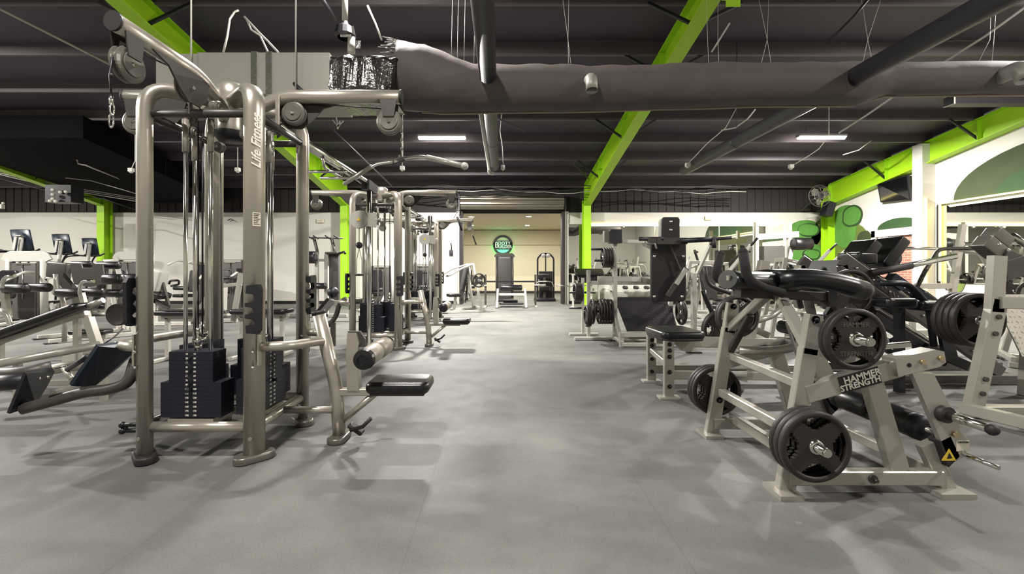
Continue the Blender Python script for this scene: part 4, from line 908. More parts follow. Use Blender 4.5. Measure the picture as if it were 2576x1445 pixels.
# ================================================================ helper for box-tube machines
class Rig(Thing):
    def bar_(s, n, a, b, wd=.06, h=.06, m='silver', up=None): return s.part(n, MB().bar(Vector(a), Vector(b), wd, h, up), m)
    def tube_(s, n, pts, r=.025, m='silver', fr=.08): return s.part(n, MB().tube([Vector(p) for p in pts], r, 12, fr), m)
    def pad_(s, n, c, sz, rot=None, r=.03, m='vinyl'): return s.part(n, MB().pad(c, sz, rot, r), m)
    def roll_(s, c, ax, L, r=.065, m='vinyl'):
        o = s.part('roller_pad', MB().lathe([(0, -L/2), (r*.9, -L/2), (r, -L/2+.012), (r, L/2-.012), (r*.9, L/2), (0, L/2)], c, ax, 20), m)
        ax = Vector(ax); s.part('roller_cap', MB().lathe([(r*.55, 0), (r*.5, .012), (0, .012)], Vector(c)+ax*L/2, ax, 16).lathe([(r*.55, 0), (r*.5, .012), (0, .012)], Vector(c)-ax*L/2, -ax, 16), 'rubber', parent=o); return o
# low row bench whose end faces the aisle
s1 = Rig('row_bench', 'silver plate-loaded machine with a small black seat facing the aisle, bolted end legs', 'exercise machine', (1.9, 4.5, 0), world=True)
for (x, y) in ((1.63, 4.27), (1.675, 4.9)):
    o = s1.bar_('leg', (x, y, .0), (x, y, .56), .095, .055, up=Y3); s1.part('foot_plate', MB().box((x, y, .01), (.2, .1, .02)), 'white', parent=o)
    b_ = MB()
    for z in (.53, .47, .41, .26, .12): b_.cyl((x, y-.028, z), (x, y-.034, z), .021, 12).sphere((x+.004, y-.036, z), .011)
    s1.part('bolt', b_, 'black', parent=o)
s1.bar_('cross_rail', (1.635, 4.27, .32), (1.67, 4.9, .36), .05, .055); s1.bar_('seat_rail', (1.6, 4.55, .52), (2.0, 4.55, .50), .07, .06)
s1.part('seat', MB().pad((1.77, 4.5, .61), (.44, .54, .075), RZ(.05), .03, .08), 'vinyl'); s1.part('seat_shell', MB().pad((1.77, 4.5, .57), (.42, .52, .03), RZ(.05), .012, .08), 'rubber')
s1.part('seat_stem', MB().prism([(1.72, .55), (2.0, .55), (1.95, .42), (1.85, .42)], .06, V(0, 4.5, 0), X3, Z3), 'silver')
s1.bar_('main_rail', (1.95, 4.6, .50), (3.2, 4.75, .44), .07, .11); s1.bar_('main_rail', (1.68, 4.9, .14), (3.6, 4.9, .14), .06, .09); s1.bar_('main_rail', (1.64, 4.3, .22), (3.3, 4.3, .2), .05, .08)
s1.bar_('mast', (2.6, 4.75, .05), (2.85, 4.75, 1.35), .08, .1, up=X3); s1.bar_('mast', (2.35, 4.7, .1), (2.55, 4.7, .95), .06, .07, up=X3)
s1.tube_('swing_arm', [(2.5, 4.3, .75), (2.75, 4.45, .78), (3.0, 4.5, .95), (3.05, 4.5, 1.3)], .03); s1.bar_('swing_arm', (2.5, 5.0, .75), (3.05, 5.0, .5), .05, .07)
s1.pad_('chest_pad', (2.55, 4.62, 1.02), (.36, .3, .08), RY(R(80))); s1.tube_('handle', [(2.25, 4.3, 1.02), (2.05, 4.35, 1.1), (2.02, 4.35, 1.28)], .018, 'rubber')
s1.part('foot_plate', MB().box((2.95, 4.4, .1), (.25, .14, .02)), 'silver'); s1.part('latch_box', MB().pad((2.28, 4.25, .34), (.22, .12, .1), None, .02).cyl((2.2, 4.25, .25), (2.36, 4.25, .25), .05), 'lgrey')
for k in range(2): disc((2.56+.0*k, 5.08+.045*k, .56), .44, .04, 'large plate on the %s side peg of the aisle-end row machine' % ('inner' if k == 0 else 'outer'))
# ================================================================ SQUAT MACHINE with tread plate
M['tread'] = mat('black_tread_plate', '242127', .4, .2, bump=.0)
def tread(t, name, c4, m='tread', nx=14, ny=9, k=.012):
    a, b, c, d = [Vector(q) for q in c4]                         # bottom-left, bottom-right, top-right, top-left
    n_ = (b-a).cross(d-a).normalized(); mb = MB()
    mb.add([a, b, c, d, a-n_*.012, b-n_*.012, c-n_*.012, d-n_*.012], [[0, 1, 2, 3], [7, 6, 5, 4], [0, 4, 5, 1], [1, 5, 6, 2], [2, 6, 7, 3], [3, 7, 4, 0]])
    o = t.part(name, mb, m); st = MB()
    for j in range(ny):
        for i in range(nx):
            u, v = (i+.5)/nx, (j+.5)/ny; p = a.lerp(b, u).lerp(d.lerp(c, u), v); du = (b-a).normalized(); dv = (d-a).normalized(); s = 1 if (i+j) % 2 else -1
            st.prism([(-k, -k*.3), (k, -k*.3), (k, k*.3), (-k, k*.3)], .004, p+n_*.001, du*.7+dv*.7*s, dv*.7-du*.7*s)
    q = t.part('tread_stud', st, m, parent=o, kind='stuff'); return o
s2 = Rig('squat_machine', 'tall machine with tilted black tread plate and black back pad tower', 'exercise machine', (2.4, 7.2, 0), world=True)
tread(s2, 'tread_plate', [(2.02, 7.05, .27), (2.83, 7.05, .27), (3.06, 7.95, .76), (2.04, 7.95, .76)], nx=20, ny=18, k=.016)
for x in (2.0, 2.98):
    o = s2.bar_('upright', (x, 7.72, 0), (x-.0, 7.72, 1.76), .07, .07, 'white'); s2.part('foot_plate', MB().box((x, 7.72, .01), (.2, .12, .02)), 'rubber', parent=o)
    s2.bar_('side_rail', (x-.05, 7.1, .06), (x-.02, 7.75, .55), .05, .07, 'white'); s2.bar_('leg', (x-.05, 7.12, 0), (x-.05, 7.12, .24), .07, .06, 'white')
    s2.bar_('side_rail', (x-.05, 7.1, .06), (x, 7.75, .06), .05, .05, 'white')
    s2.bar_('side_rail', (x, 7.74, .45), (x, 8.9, .45), .06, .07, 'white')
s2.bar_('cross_rail', (1.95, 7.1, .2), (2.93, 7.1, .2), .06, .07, 'white'); s2.bar_('cross_rail', (1.7, 7.74, 1.1), (2.98, 7.74, 1.08), .06, .09, 'white'); s2.bar_('cross_rail', (2.0, 7.72, 1.76), (2.6, 7.6, 1.74), .05, .06, 'white')
s2.bar_('cross_rail', (1.62, 7.9, 1.02), (2.98, 7.9, 1.02), .05, .07, 'white'); s2.bar_('cross_rail', (1.96, 7.75, .06), (3.0, 7.75, .06), .06, .06, 'white'); s2.bar_('cross_rail', (1.95, 7.1, .04), (2.93, 7.1, .04), .06, .06, 'white')
for (x, z, h) in ((1.98, 2.0, .32), ): s2.part('guide_box', MB().box((1.99, 7.7, 1.84), (.2, .2, .24)), 'darkmetal'); s2.part('guide_box', MB().box((1.84, 7.7, 1.84), (.09, .12, .2)), 'pulley')
# back pad tower
bp = s2.part('back_plate', MB().pad((2.41, 6.32, 1.255), (.50, .92, .035), RX(R(90)), .012, .05), 'shroudd')  if 'shroudd' in M else s2.part('back_plate', MB().pad((2.41, 6.32, 1.255), (.50, .92, .035), RX(R(90)), .012, .05), mat('dark_pad_back', '1D1A1C', .5))
hp = s2.part('head_plate', MB().pad((2.44, 6.32, 1.85), (.26, .33, .035), RX(R(90)), .012, .04), bp.data.materials[0])
s2.pad_('back_pad', (2.41, 6.38, 1.255), (.48, .9, .08), RX(R(90))); s2.pad_('head_rest', (2.44, 6.38, 1.85), (.30, .30, .08), RX(R(90)), m='lgrey')
b_ = MB()
for (x, z) in ((2.2, 1.45), (2.62, 1.45), (2.2, .87), (2.6, .87), (2.44, 1.95), (2.44, 1.83)): b_.lathe([(0, .014), (.016, .012), (.022, 0)], (x, 6.30, z), -Y3, 10)
s2.part('bolt', b_, 'chrome')
s2.part('pad_carrier', MB().box((2.40, 6.20, 1.66), (.42, .12, .09)).box((2.15, 6.2, 1.66), (.14, .1, .08)), 'dgrey')
s2.part('shoulder_yoke', MB().tube([V(2.5, 6.1, 1.66), V(2.86, 5.95, 1.67)], .035, 12).tube([V(2.28, 6.15, 1.69), V(1.98, 6.3, 1.70)], .03, 12), 'black')
s2.part('yoke_grip', MB().tube([V(2.86, 5.95, 1.67), V(3.1, 5.9, 1.69)], .024, 12).cyl((2.88, 5.93, 1.67), (2.88, 5.93, 1.55), .028, 12), 'rubber')
s2.part('latch_handle', MB().tube([V(1.98, 6.1, 1.64), V(2.1, 6.1, 1.62), V(2.14, 6.1, 1.62), V(2.16, 6.1, 1.55)], .012, 8, .02), 'chrome')
s2.part('counter_lever', MB().bar(V(2.36, 6.22, .88), V(2.60, 6.15, 1.28), .04, .07).bar(V(2.4, 6.24, 1.62), V(2.56, 6.2, 1.2), .02, .03), 'dgrey'); s2.part('lever_label', MB().bar(V(2.45, 6.13, 1.05), V(2.58, 6.12, 1.27), .03, .06), 'lgrey')
s2.bar_('swing_arm', (2.41, 6.4, 1.5), (2.5, 7.7, 1.72), .06, .08, 'dgrey'); s2.bar_('swing_arm', (2.41, 6.42, 1.0), (2.5, 7.9, 1.1), .06, .08, 'dgrey')
s2.bar_('upright', (2.90, 6.6, 0), (2.90, 6.6, 1.2), .07, .07, 'white'); s2.part('foot_plate', MB().box((2.9, 6.6, .01), (.2, .12, .02)), 'rubber')
s2.tube_('curved_lever', [(2.95, 6.4, .95), (3.0, 6.4, .8), (3.1, 6.4, .6), (3.0, 6.4, .42)], .035, 'black')
s2.bar_('storage_post', (1.58, 7.95, 0), (1.58, 7.95, 1.25), .06, .06, 'white'); s2.bar_('storage_base', (1.3, 7.8, .03), (2.0, 7.8, .03), .08, .05, 'white')
for (z, l) in ((1.62, .42), (1.42, .36), (.52, .55)):
    s2.part('storage_peg', MB().cyl((2.0, 7.72, z), (2.0-l, 7.72, z), .022, 12), 'black')
n = 0
for (x0, dx, cnt, z, D) in ((1.93, -.045, 4, 1.47, .36), (1.92, -.05, 5, .52, .45), (1.60, -.05, 1, .52, .45)):
    for k in range(cnt):
        n += 1; disc((x0+dx*k, 7.72, z), D, .036, 'black plate on the %s peg of the squat machine storage, %s from its upright' % ('upper' if z > 1 else 'lower', ['first', 'second', 'third', 'fourth', 'fifth', 'sixth'][(cnt-1 if cnt == 1 else k) if not (cnt == 1) else 5]), axis='X')
disc((3.12, 7.6, .52), .45, .05, 'black plate on the mirror-side peg of the squat machine', axis='X')
pt = Rig('plate_tree', 'small plate tree holding two plates beside the squat machine at the aisle', 'plate rack', (1.5, 8.3, 0), world=True)
pt.bar_('post', (1.56, 8.4, 0), (1.56, 8.4, 1.1), .05, .05, 'white'); pt.bar_('base', (1.3, 8.4, .02), (1.85, 8.4, .02), .1, .04, 'white')
for z in (.82, .52): pt.part('peg', MB().cyl((1.3, 8.4, z), (1.8, 8.4, z), .02, 10), 'black')
disc((1.47, 8.4, .82), .36, .16, 'thick black plate stack seen edge-on on the top peg of the small plate tree', axis='X'); disc((1.50, 7.6, .45), .38, .09, 'black plate leaning low on the aisle side of the squat machine', axis='X')
# ================================================================ 45-DEGREE LEG PRESS
M['rail'] = mat('grey_press_rail', '57524F', .4, .4)
s3 = Rig('leg_press', 'dark grey angled leg press with chrome rails, black pads and round crosshair emblems', 'exercise machine', (4.6, 5.1, 0), world=True)
def rail(y, off, wd, m, n='rail', a=(3.72, 1.36), b=(5.45, .13)): return s3.bar_(n, (a[0]+off, y, a[1]+off), (b[0]+off, y, b[1]+off), wd[0], wd[1], m)
for y in (4.78, 5.45):
    rail(y, 0, (.06, .13), 'rail'); s3.tube_('guide_rod', [(3.76, y, 1.44), (5.4, y, .26)], .018, 'chrome', 0)
    s3.bar_('base_rail', (4.0, y, .06), (6.2, y, .06), .08, .09, 'rail'); s3.bar_('lower_strut', (4.05, y, .75), (4.85, y, .25), .06, .11, 'black'); s3.tube_('damper', [(4.1, y, .84), (4.9, y, .33)], .022, 'chrome', 0)
    s3.bar_('front_leg', (3.72, y, 1.3), (4.02, y, .05), .06, .09, 'rail', up=X3)
s3.part('sled', MB().bar(V(4.25, 5.1, 1.12), V(4.85, 5.1, .69), .5, .12), 'black'); 
s3.part('sled_bracket', MB().box((4.3, 4.78, 1.12), (.16, .1, .12), RY(R(35))).box((4.62, 4.78, .9), (.22, .09, .1), RY(R(35))).box((4.5, 4.74, 1.02), (.1, .06, .08), RY(R(35))), 'blueblack')
b_ = MB()
for k in range(9): b_.sphere((3.85+.18*k, 4.74, 1.27-.128*k), .014, 8)
s3.part('bolt', b_, 'chrome')
s3.part('nameplate', MB().bar(V(3.98, 4.745, 1.19), V(4.38, 4.745, .905), .004, .09), 'ink'); pm_ = MB()
for k in range(7): pm_.bar(V(4.02+.045*k, 4.738, 1.165-.032*k+.01*(k % 2)), V(4.035+.045*k, 4.738, 1.145-.032*k-.012*(k % 3)), .002, .006)
s3.part('worn_marks', pm_, 'lgrey', kind='stuff')
disc((3.55, 4.45, 1.02), .48, .05, 'dark disc plate between the forearm pads and the chrome rails')
for (x, z, L) in ((4.0, 1.43, .36), (4.30, 1.45, .40)): s3.pad_('shoulder_pad', (x+.12, 5.05, z), (.13, .34, L), RY(R(36)), .04)
s3.pad_('head_pad', (4.02, 4.95, 1.38), (.22, .34, .14), RY(R(0)), .03); s3.pad_('back_pad', (4.95, 5.1, .80), (.75, .5, .1), RY(R(36)))
s3.part('handle', MB().tube([V(4.0, 4.72, 1.22), V(4.9, 4.72, 1.40)], .032, 12), 'chrome'); s3.part('handle_grip', MB().tube([V(3.98, 4.72, 1.215), V(4.42, 4.72, 1.30)], .038, 12), 'rubber')
s3.tube_('loop_arm', [(4.6, 4.9, .95), (4.75, 4.9, 1.25), (5.1, 5.1, 1.5), (5.6, 5.1, 1.50), (5.85, 5.1, 1.49)], .022, 'dgrey', .1)
s3.part('foot_tread', MB().bar(V(3.66, 5.1, 1.05), V(3.80, 5.1, 1.36), .5, .02, up=X3), 'black')
for (c, nm) in ((P(2250, 870, 4.6), 'a'), (P(2325, 887, 4.75), 'b')):
    s3.part('emblem_plate', MB().lathe([(0, 0), (.085, 0), (.09, .01), (0, .01)], c, Y3, 8), 'blueblack')
    e = MB(); e.lathe([(.04, -.002), (.046, -.004), (.05, -.002)], c, Y3, 24)
    for a in range(4): d = V(math.cos(a*math.pi/2), 0, math.sin(a*math.pi/2)); e.bar(c+d*.035-V(0, .004, 0), c+d*.07-V(0, .004, 0), .003, .006)
    s3.part('emblem', e, 'text'); s3.part('lettering', text_mb('A', .07, .001, c-V(0, .006, 0), bold=.001), 'text')
s3.bar_('knee_bracket', (4.55, 4.7, .42), (5.0, 4.7, .22), .05, .1, 'black')
s3.pad_('lower_cushion', (3.86, 4.3, .93), (.3, .22, .1)); s3.pad_('lower_cushion', (4.2, 4.35, .90), (.22, .22, .1)); s3.bar_('cushion_post', (4.0, 4.4, 0.02), (4.0, 4.4, .9), .07, .07, 'black'); s3.part('lever', MB().tube(fillet([V(3.7, 4.3, 1.12), V(4.0, 4.3, 1.12), V(4.2, 4.3, .9), V(4.25, 4.3, .5)], .1), .03, 10), 'black')
s3.part('link_plate', MB().prism([(4.2, .88), (4.3, .85), (4.42, .4), (4.3, .38)], .04, V(0, 4.25, 0), X3, Z3), 'black')
# ================================================================ FRONT RIGHT FRAME with stacked large plates
s4 = Rig('press_frame', 'grey box-tube press frame by the side wall carrying a pack of large black plates', 'exercise machine', (4.2, 3.7, 0), world=True)
o = s4.bar_('upright', (3.96, 3.68, .06), (4.17, 3.68, 1.0), .07, .13, up=X3, m='silver'); s4.bar_('upright', (4.14, 3.68, .9), (4.17, 3.68, 1.37), .07, .11, up=X3, m='silver')
b_ = MB()
for (z) in (.86, .72, .34, .22): b_.cyl((3.96+.21*z/1.0, 3.645, z), (3.96+.21*z/1.0, 3.63, z), .02, 10)
s4.part('bolt', b_, 'dgrey', parent=o)
s4.bar_('base_rail', (3.92, 3.72, .08), (4.1, 3.0, .08), .08, .09); s4.bar_('base_rail', (3.92, 3.68, .07), (5.4, 3.68, .07), .08, .08); s4.bar_('front_post', (4.50, 3.62, .05), (4.50, 3.62, .98), .08, .07)
s4.bar_('top_rail', (4.15, 3.66, .98), (5.6, 3.66, .94), .08, .10); s4.bar_('cross_rail', (4.5, 3.6, .06), (4.55, 2.9, .06), .06, .07)
s4.part('press_arm', MB().bar(V(4.2, 3.78, 1.2), V(5.0, 3.85, 1.42), .05, .17), 'dgrey'); s4.part('press_arm', MB().bar(V(4.35, 3.8, 1.36), V(5.3, 3.9, 1.0), .05, .16), 'dgrey')
s4.part('motor_box', MB().pad((4.30, 3.86, 1.45), (.20, .13, .12), RY(R(38)), .01).pad((4.44, 3.92, 1.54), (.18, .13, .11), RY(R(38)), .01), 'pulley')
b_ = MB()
for (x, z) in ((4.25, 1.47), (4.33, 1.42), (4.2, 1.24), (4.62, 1.31), (4.25, 1.06), (4.5, 1.07)): b_.sphere((x, 3.735, z), .014, 8)
s4.part('bolt', b_, 'chrome'); s4.part('adjuster_tube', MB().tube([V(4.55, 3.9, 1.56), V(4.85, 3.9, 1.36)], .028, 12), 'chrome')
s4.part('handle', MB().tube([V(4.35, 3.6, 1.30), V(5.3, 3.6, 1.28)], .024, 12), 'chrome'); s4.part('cap', MB().cyl((4.2, 3.74, 1.22), (4.2, 3.7, 1.22), .09, 20), 'shroud')
s4.part('loading_peg', MB().cyl((4.18, 3.7, .80), (4.18, 4.1, .80), .025, 14), 'chrome')
for k in range(4): disc((4.18, 3.84+.055*k, .81), .48, .05, ['first', 'second', 'third', 'fourth'][k]+' large black plate behind the grey press frame upright, counted from the viewer')
tread(s4, 'tread_plate', [(5.0, 4.2, .42), (5.4, 4.2, .42), (5.5, 4.5, 1.0), (5.05, 4.5, 1.0)], 'silver', 9, 12)
s4.bar_('rear_leg', (5.2, 4.35, 0), (5.3, 4.4, .7), .07, .08)
s5 = Rig('barbell_rack', 'slim grey notched rack upright with chrome barbell arms beside the black flower bench', 'rack', (7.9, 7.4, 0), world=True) if False else Rig('barbell_rack', 'slim grey notched rack with storage horns near the boxed pilaster', 'rack', (7.6, 7.4, 0), world=True)
for (x, y) in ((7.5, 7.4), (8.9, 7.4)):
    o = s5.bar_('upright', (x, y, 0), (x+.3, y, 2.02), .07, .09, up=X3)
    for z in (1.2, 1.5, .9): s5.part('horn', MB().tube([V(x+.14*z, y, z), V(x-.1+.14*z, y, z+.02), V(x-.12+.14*z, y, z+.08)], .014, 8), 'silver')
s5.bar_('cross_rail', (7.0, 7.4, .98), (7.65, 7.4, .98), .06, .09); s5.bar_('cross_rail', (6.9, 7.4, .18), (7.6, 7.4, .2), .06, .1); s5.bar_('leg', (6.95, 7.4, 0), (6.95, 7.4, .98), .07, .07)
s5.part('barbell_arm', MB().tube([V(6.6, 7.3, 1.62), V(7.6, 7.3, 1.60)], .025, 12), 'chrome'); s5.roll_((6.42, 7.3, 1.45), V(1, 0, 0), .3, .14)
s5.part('link_arm', MB().tube(fillet([V(6.62, 7.3, 1.64), V(6.5, 7.3, 1.6), V(6.2, 7.2, 1.2), V(6.0, 7.2, .95)], .1), .025, 10), 'dgrey')
s5.tube_('swing_arm', [(7.7, 7.4, 1.58), (8.1, 7.4, 1.55), (8.25, 7.4, 1.3), (8.25, 7.4, .9)], .04)
s5.part('barbell', MB().cyl((7.6, 7.2, 1.68), (9.8, 7.2, 1.72), .03, 12), 'chrome')
# ================================================================ LOW ROW beside the lettered tower (aisle's other side)
r1 = Rig('low_row_station', 'low seated row unit with dark foot plates beside the lettered tower', 'exercise machine', (-2.9, 3.1, 0), world=True)
r1.tube_('frame_tube', [P(352, 882, 3.0), P(338, 915, 2.95), P(325, 965, 2.9), P(270, 982, 2.9), P(220, 985, 2.9), P(130, 1010, 2.85), P(55, 1030, 2.8)], .036, 'dgrey', .2)
r1.tube_('frame_tube', [P(352, 872, 3.3), P(300, 868, 3.3), P(285, 880, 3.3)], .04, 'post', .05)
r1.tube_('frame_tube', [P(130, 1005, 2.85), P(215, 985, 2.9)], .028, 'chrome', 0)
def quadplate(t, name, pix, th, m, r=None):
    q = [P(*a) for a in pix]; n_ = (q[1]-q[0]).cross(q[-1]-q[0]).normalized(); n = len(q)
    mb = MB(); mb.add(q+[v+n_*th for v in q], [list(range(n)), list(range(n, 2*n))[::-1]]+[[i, (i+1) % n, n+(i+1) % n, n+i] for i in range(n)]); return t.part(name, mb, m)
quadplate(r1, 'foot_plate', [(24, 1042, 2.75), (66, 940, 2.75), (132, 927, 3.1), (138, 936, 3.12), (118, 975, 3.1), (90, 1020, 2.9)], .02, 'black')
quadplate(r1, 'foot_plate', [(180, 972, 2.85), (248, 872, 2.85), (335, 862, 3.2), (345, 880, 3.2), (300, 925, 3.2), (235, 975, 3.0)], .025, 'blueblack')
q_ = [P(62, 1022, 2.84), P(100, 935, 2.95)]; b_ = MB()
for (px, py) in ((99, 953), (120, 949)): b_.sphere(P(px, py, 2.92), .01, 8)
r1.part('bolt', b_, 'chrome')
r1.tube_('frame_tube', [P(-60, 945, 3.2), P(60, 940, 3.2), P(130, 925, 3.3)], .05, 'dgrey', .1); r1.part('seat_rail_cover', MB().tube([P(-60, 968, 3.1), P(90, 958, 3.1)], .055, 12), 'black')
r1.tube_('strut', [P(160, 925, 3.5), P(182, 955, 3.3)], .02, 'silver', 0); r1.part('strap', MB().tube([P(170, 930, 3.4), P(210, 905, 3.3), P(222, 895, 3.3)], .02, 8), 'black')
r1.part('cable', MB().tube([P(138, 928, 3.1), P(165, 922, 3.1)], .004, 6).tube([P(310, 828, 3.4), P(285, 850, 3.3), P(262, 865, 3.2)], .006, 6), 'black')
solo('weight_plate', MB().lathe([(0, -.012), (.03, -.014), (.10, -.012), (.105, -.018), (.112, -.012), (.112, .012), (0, .014)], P(296, 792, 4.4), Y3, 32), 'plate', 'smooth dark round weight hanging beside the low row at the lettered tower', 'weight plate')
# ================================================================ benches beyond the low row
def bench(label, c, L, wd, tilt, h, rz=0, m='silver'):
    t = Rig('weight_bench', label, 'bench', c, rz); 
    t.pad_('pad', (0, 0, h), (L, wd, .07), RY(tilt), .03)
    t.bar_('spine', V(-L*.45, 0, h-.07+L*.45*math.sin(tilt)), V(L*.45, 0, h-.07-L*.45*math.sin(tilt)), .06, .05, m)
    for s in (-1, 1):
        x = s*L*.36; zt_ = h-.08-x*math.sin(tilt)
        t.bar_('leg', (x, 0, .03), (x, 0, zt_), .06, .05, m, up=X3); t.bar_('foot_bar', (x, -.28, .025), (x, .28, .025), .06, .045, m)
    t.bar_('base_rail', (-L*.36, 0, .06), (L*.36, 0, .06), .05, .06, m)
    return t
b1 = bench('long padded bench tilted upwards, ahead of the first tower on its far side', ((110-CX)/F*4.6-.05, 4.6, 0), 1.02, .36, R(-21), .70, R(6))
b1.tube_('back_tube', [(.46, .0, .86), (.62, 0, .93)], .03, 'silver', 0); b1.part('hinge', MB().cyl((.3, -.1, .25), (.3, .1, .25), .04, 12).box((.32, 0, .3), (.12, .1, .14)), 'white')
b1.part('label', MB().prism([(-.02, -.015), (.02, -.015), (0, .02)], .002, V(.34, -.06, .42), X3, Z3), 'yellow')
rl_ = Rig('sled_rail', 'long silver tube rail lying between the tilted bench and the low row', 'rail', (-4, 3.9, 0), world=True)
rl_.tube_('tube', [P(-80, 936, 3.8), P(0, 915, 3.9), P(250, 868, 4.2)], .038, 'silver', 0); rl_.tube_('tube', [P(-60, 962, 4.0), P(160, 925, 4.2), P(300, 905, 4.3)], .05, 'post', 0)
rl_.bar_('leg', P(262, 870, 4.2)-V(0, 0, .0), V(P(262, 870, 4.2).x, 4.2, .0), .05, .05); rl_.bar_('leg', P(45, 905, 4.0), V(P(45, 905, 4.0).x, 4.0, 0), .05, .05)
bench('flat dark bench seen through the uprights of the first tower', (-4.35, 6.1, 0), .85, .3, 0, .66, 0, 'white')
b3 = bench('blue-black bench with white upright seen past the lettered post', (-3.45, 6.3, 0), .8, .34, 0, .66, 0, 'white')
b3.bar_('upright', (-.42, 0, .5), (-.3, 0, 1.22), .06, .06, 'white', up=X3); b3.bar_('upright_arm', (-.6, 0, 1.02), (-.3, 0, 1.05), .05, .05, 'white'); b3.part('hook', MB().box((-.3, 0, 1.25), (.08, .1, .05)), 'rubber')
bench('low black bench lying behind the tilted bench', (-6.2, 6.6, 0), .5, .24, 0, .32, .1)
# machine with black foam rollers
m1 = Rig('roller_pad_machine', 'silver machine with black roller pads and bent chrome handles, behind the tilted bench', 'exercise machine', (-6, 6.1, 0), world=True)
for (px, py, d, L, r) in ((40, 727, 6.0, .30, .068), (100, 724, 6.4, .28, .066), (172, 737, 6.2, .30, .062), (232, 736, 6.3, .3, .064), (288, 738, 6.6, .26, .062), (285, 703, 5.6, .22, .068), (330, 702, 6.0, .22, .07), (272, 668, 6.8, .34, .06), (205, 666, 6.8, .3, .055)):
    m1.roll_(P(px, py, d), X3, L, r)
m1.part('pad_shell', MB().prism([(-.26, .16), (-.1, .16), (-.08, .1), (.06, .1), (.08, .16), (.22, .15), (.24, -.0), (.26, -.13), (.02, -.18), (-.2, -.14), (-.24, 0)], .02, P(222, 692, 6.5), X3, Z3), 'shroud')
m1.tube_('frame_tube', [P(140, 690, 6.3), P(142, 725, 6.3), P(160, 755, 6.3), P(162, 790, 6.3), P(162, 860, 6.3)], .03, 'silver', .1)
m1.tube_('handle', [P(200, 740, 6.0), P(203, 715, 6.0), P(212, 708, 6.0), P(236, 708, 6.0)], .022, 'chrome', .06); m1.tube_('handle', [P(5, 725, 5.8), P(8, 705, 5.8), P(15, 698, 5.8), P(38, 694, 5.8)], .022, 'chrome', .06)
m1.bar_('leg', P(205, 738, 6.1), P(222, 800, 6.1), .06, .06, up=X3); m1.bar_('leg', P(222, 800, 6.1), P(246, 872, 6.1), .10, .10, up=X3, m='silver'); m1.bar_('leg', P(10, 728, 6.0), P(20, 800, 6.0), .07, .07, up=X3)
m1.tube_('curved_leg', [P(0, 780, 5.6), P(18, 792, 5.6), P(30, 830, 5.6), P(34, 850, 5.6)], .03, 'silver', .1); m1.bar_('base_rail', P(170, 885, 6.0), P(330, 868, 6.4), .1, .12, 'silver')
m1.bar_('back_support', P(150, 695, 6.5), P(185, 735, 6.5), .08, .12, 'dgrey', up=X3); m1.part('seat_back', MB().pad(P(148, 680, 6.6), (.30, .1, .24), RY(.1), .03), 'shroud')
m1.part('weight_horn', MB().cyl(P(296, 792, 4.4), P(340, 780, 5.4), .02, 8), 'dgrey')
# ================================================================ SELECTORISED MACHINES (generic build, own labels)
def selector(label, loc, rz, h=1.6, style=0):
    t = Rig('selector_machine', label, 'exercise machine', loc, rz, group='selectorised machines with grey weight towers')
    for s in (-1, 1):
        t.part('tower_column', MB().sweep([V(s*.36, .0, .0), V(s*.36, 0, h-.06)], rnd(.055, 14, .10), up=Y3), 'lgrey')
        t.part('column_inset', MB().box((s*.285, -.03, h*.5), (.05, .1, h-.25)), 'dgrey')
    t.part('tower_cap', MB().sweep(fillet([V(-.42, 0, h-.12), V(-.36, 0, h), V(.36, 0, h), V(.42, 0, h-.12)], .08), rc(.26, .08, .02), up=Y3, smooth=False), 'lgrey')
    t.part('front_cover', MB().pad((0, -.06, h*.47), (.52, .03+.06, h*.86), None, .02, .03), 'shroud')
    t.part('rear_cover', MB().pad((0, .08, h*.47), (.58, .05, h*.86), None, .02, .03), 'shroud')
    t.part('stack_guide', MB().cyl((-.0, -.12, h*.35), (-.0, -.12, h*.88), .012, 8).box((0, -.115, h*.885), (.3, .02, .03)), 'chrome')
    t.part('base_tube', MB().tube(fillet([V(-.36, -.05, .05), V(-.36, -1.2, .05), V(.36, -1.2, .05), V(.36, -.05, .05)], .15), .045, 10), 'white')
    t.bar_('seat_post', (0, -.75, .05), (0, -.7, .48), .07, .09, 'white', up=X3)
    t.pad_('seat', (0, -.78, .50), (.42, .42, .09)); t.pad_('backrest', (0, -.48, .92), (.36, .66, .09), RX(R(82)))
    if style == 0:
        for s in (-1, 1): t.tube_('press_arm', [(s*.3, -.2, 1.2), (s*.42, -.6, 1.2), (s*.36, -1.0, 1.0)], .028, 'white'); t.part('grip', MB().cyl((s*.36, -1.0, 1.02), (s*.36, -1.0, .86), .02, 10), 'rubber')
    elif style == 1:
        t.tube_('leg_lever', [(.3, -.8, .45), (.32, -1.15, .3)], .03, 'white'); t.roll_((.05, -1.2, .26), X3, .5, .07); t.roll_((.05, -1.0, .66), X3, .5, .07)
    else:
        t.tube_('upper_arm', [(-.3, -.1, 1.4), (-.35, -.7, 1.55), (-.35, -1.0, 1.4)], .028, 'white'); t.tube_('upper_arm', [(.3, -.1, 1.4), (.35, -.7, 1.55), (.35, -1.0, 1.4)], .028, 'white'); t.roll_((0, -.85, .72), X3, .55, .06)
    for s in (-1, 1): t.part('base_foot', MB().pad((s*.36, .05, .02), (.14, .3, .04), None, .01, .05), 'rubber')
    return t
selector('grey weight tower machine at the picture edge in front of the stepper machines', (-11.5, 10.6, 0), R(8), 1.58, 0)
selector('grey weight tower machine between the lime column and the first tower upright', (-11.2, 13.2, 0), R(0), 1.68, 1)
selector('pale weight tower machine seen through the first tower, near its inner rods', (-9.1, 13.6, 0), R(-20), 1.62, 2)
selector('grey weight tower machine seen just before the lettered post', (-7.75, 12.6, 0), R(5), 1.66, 0)
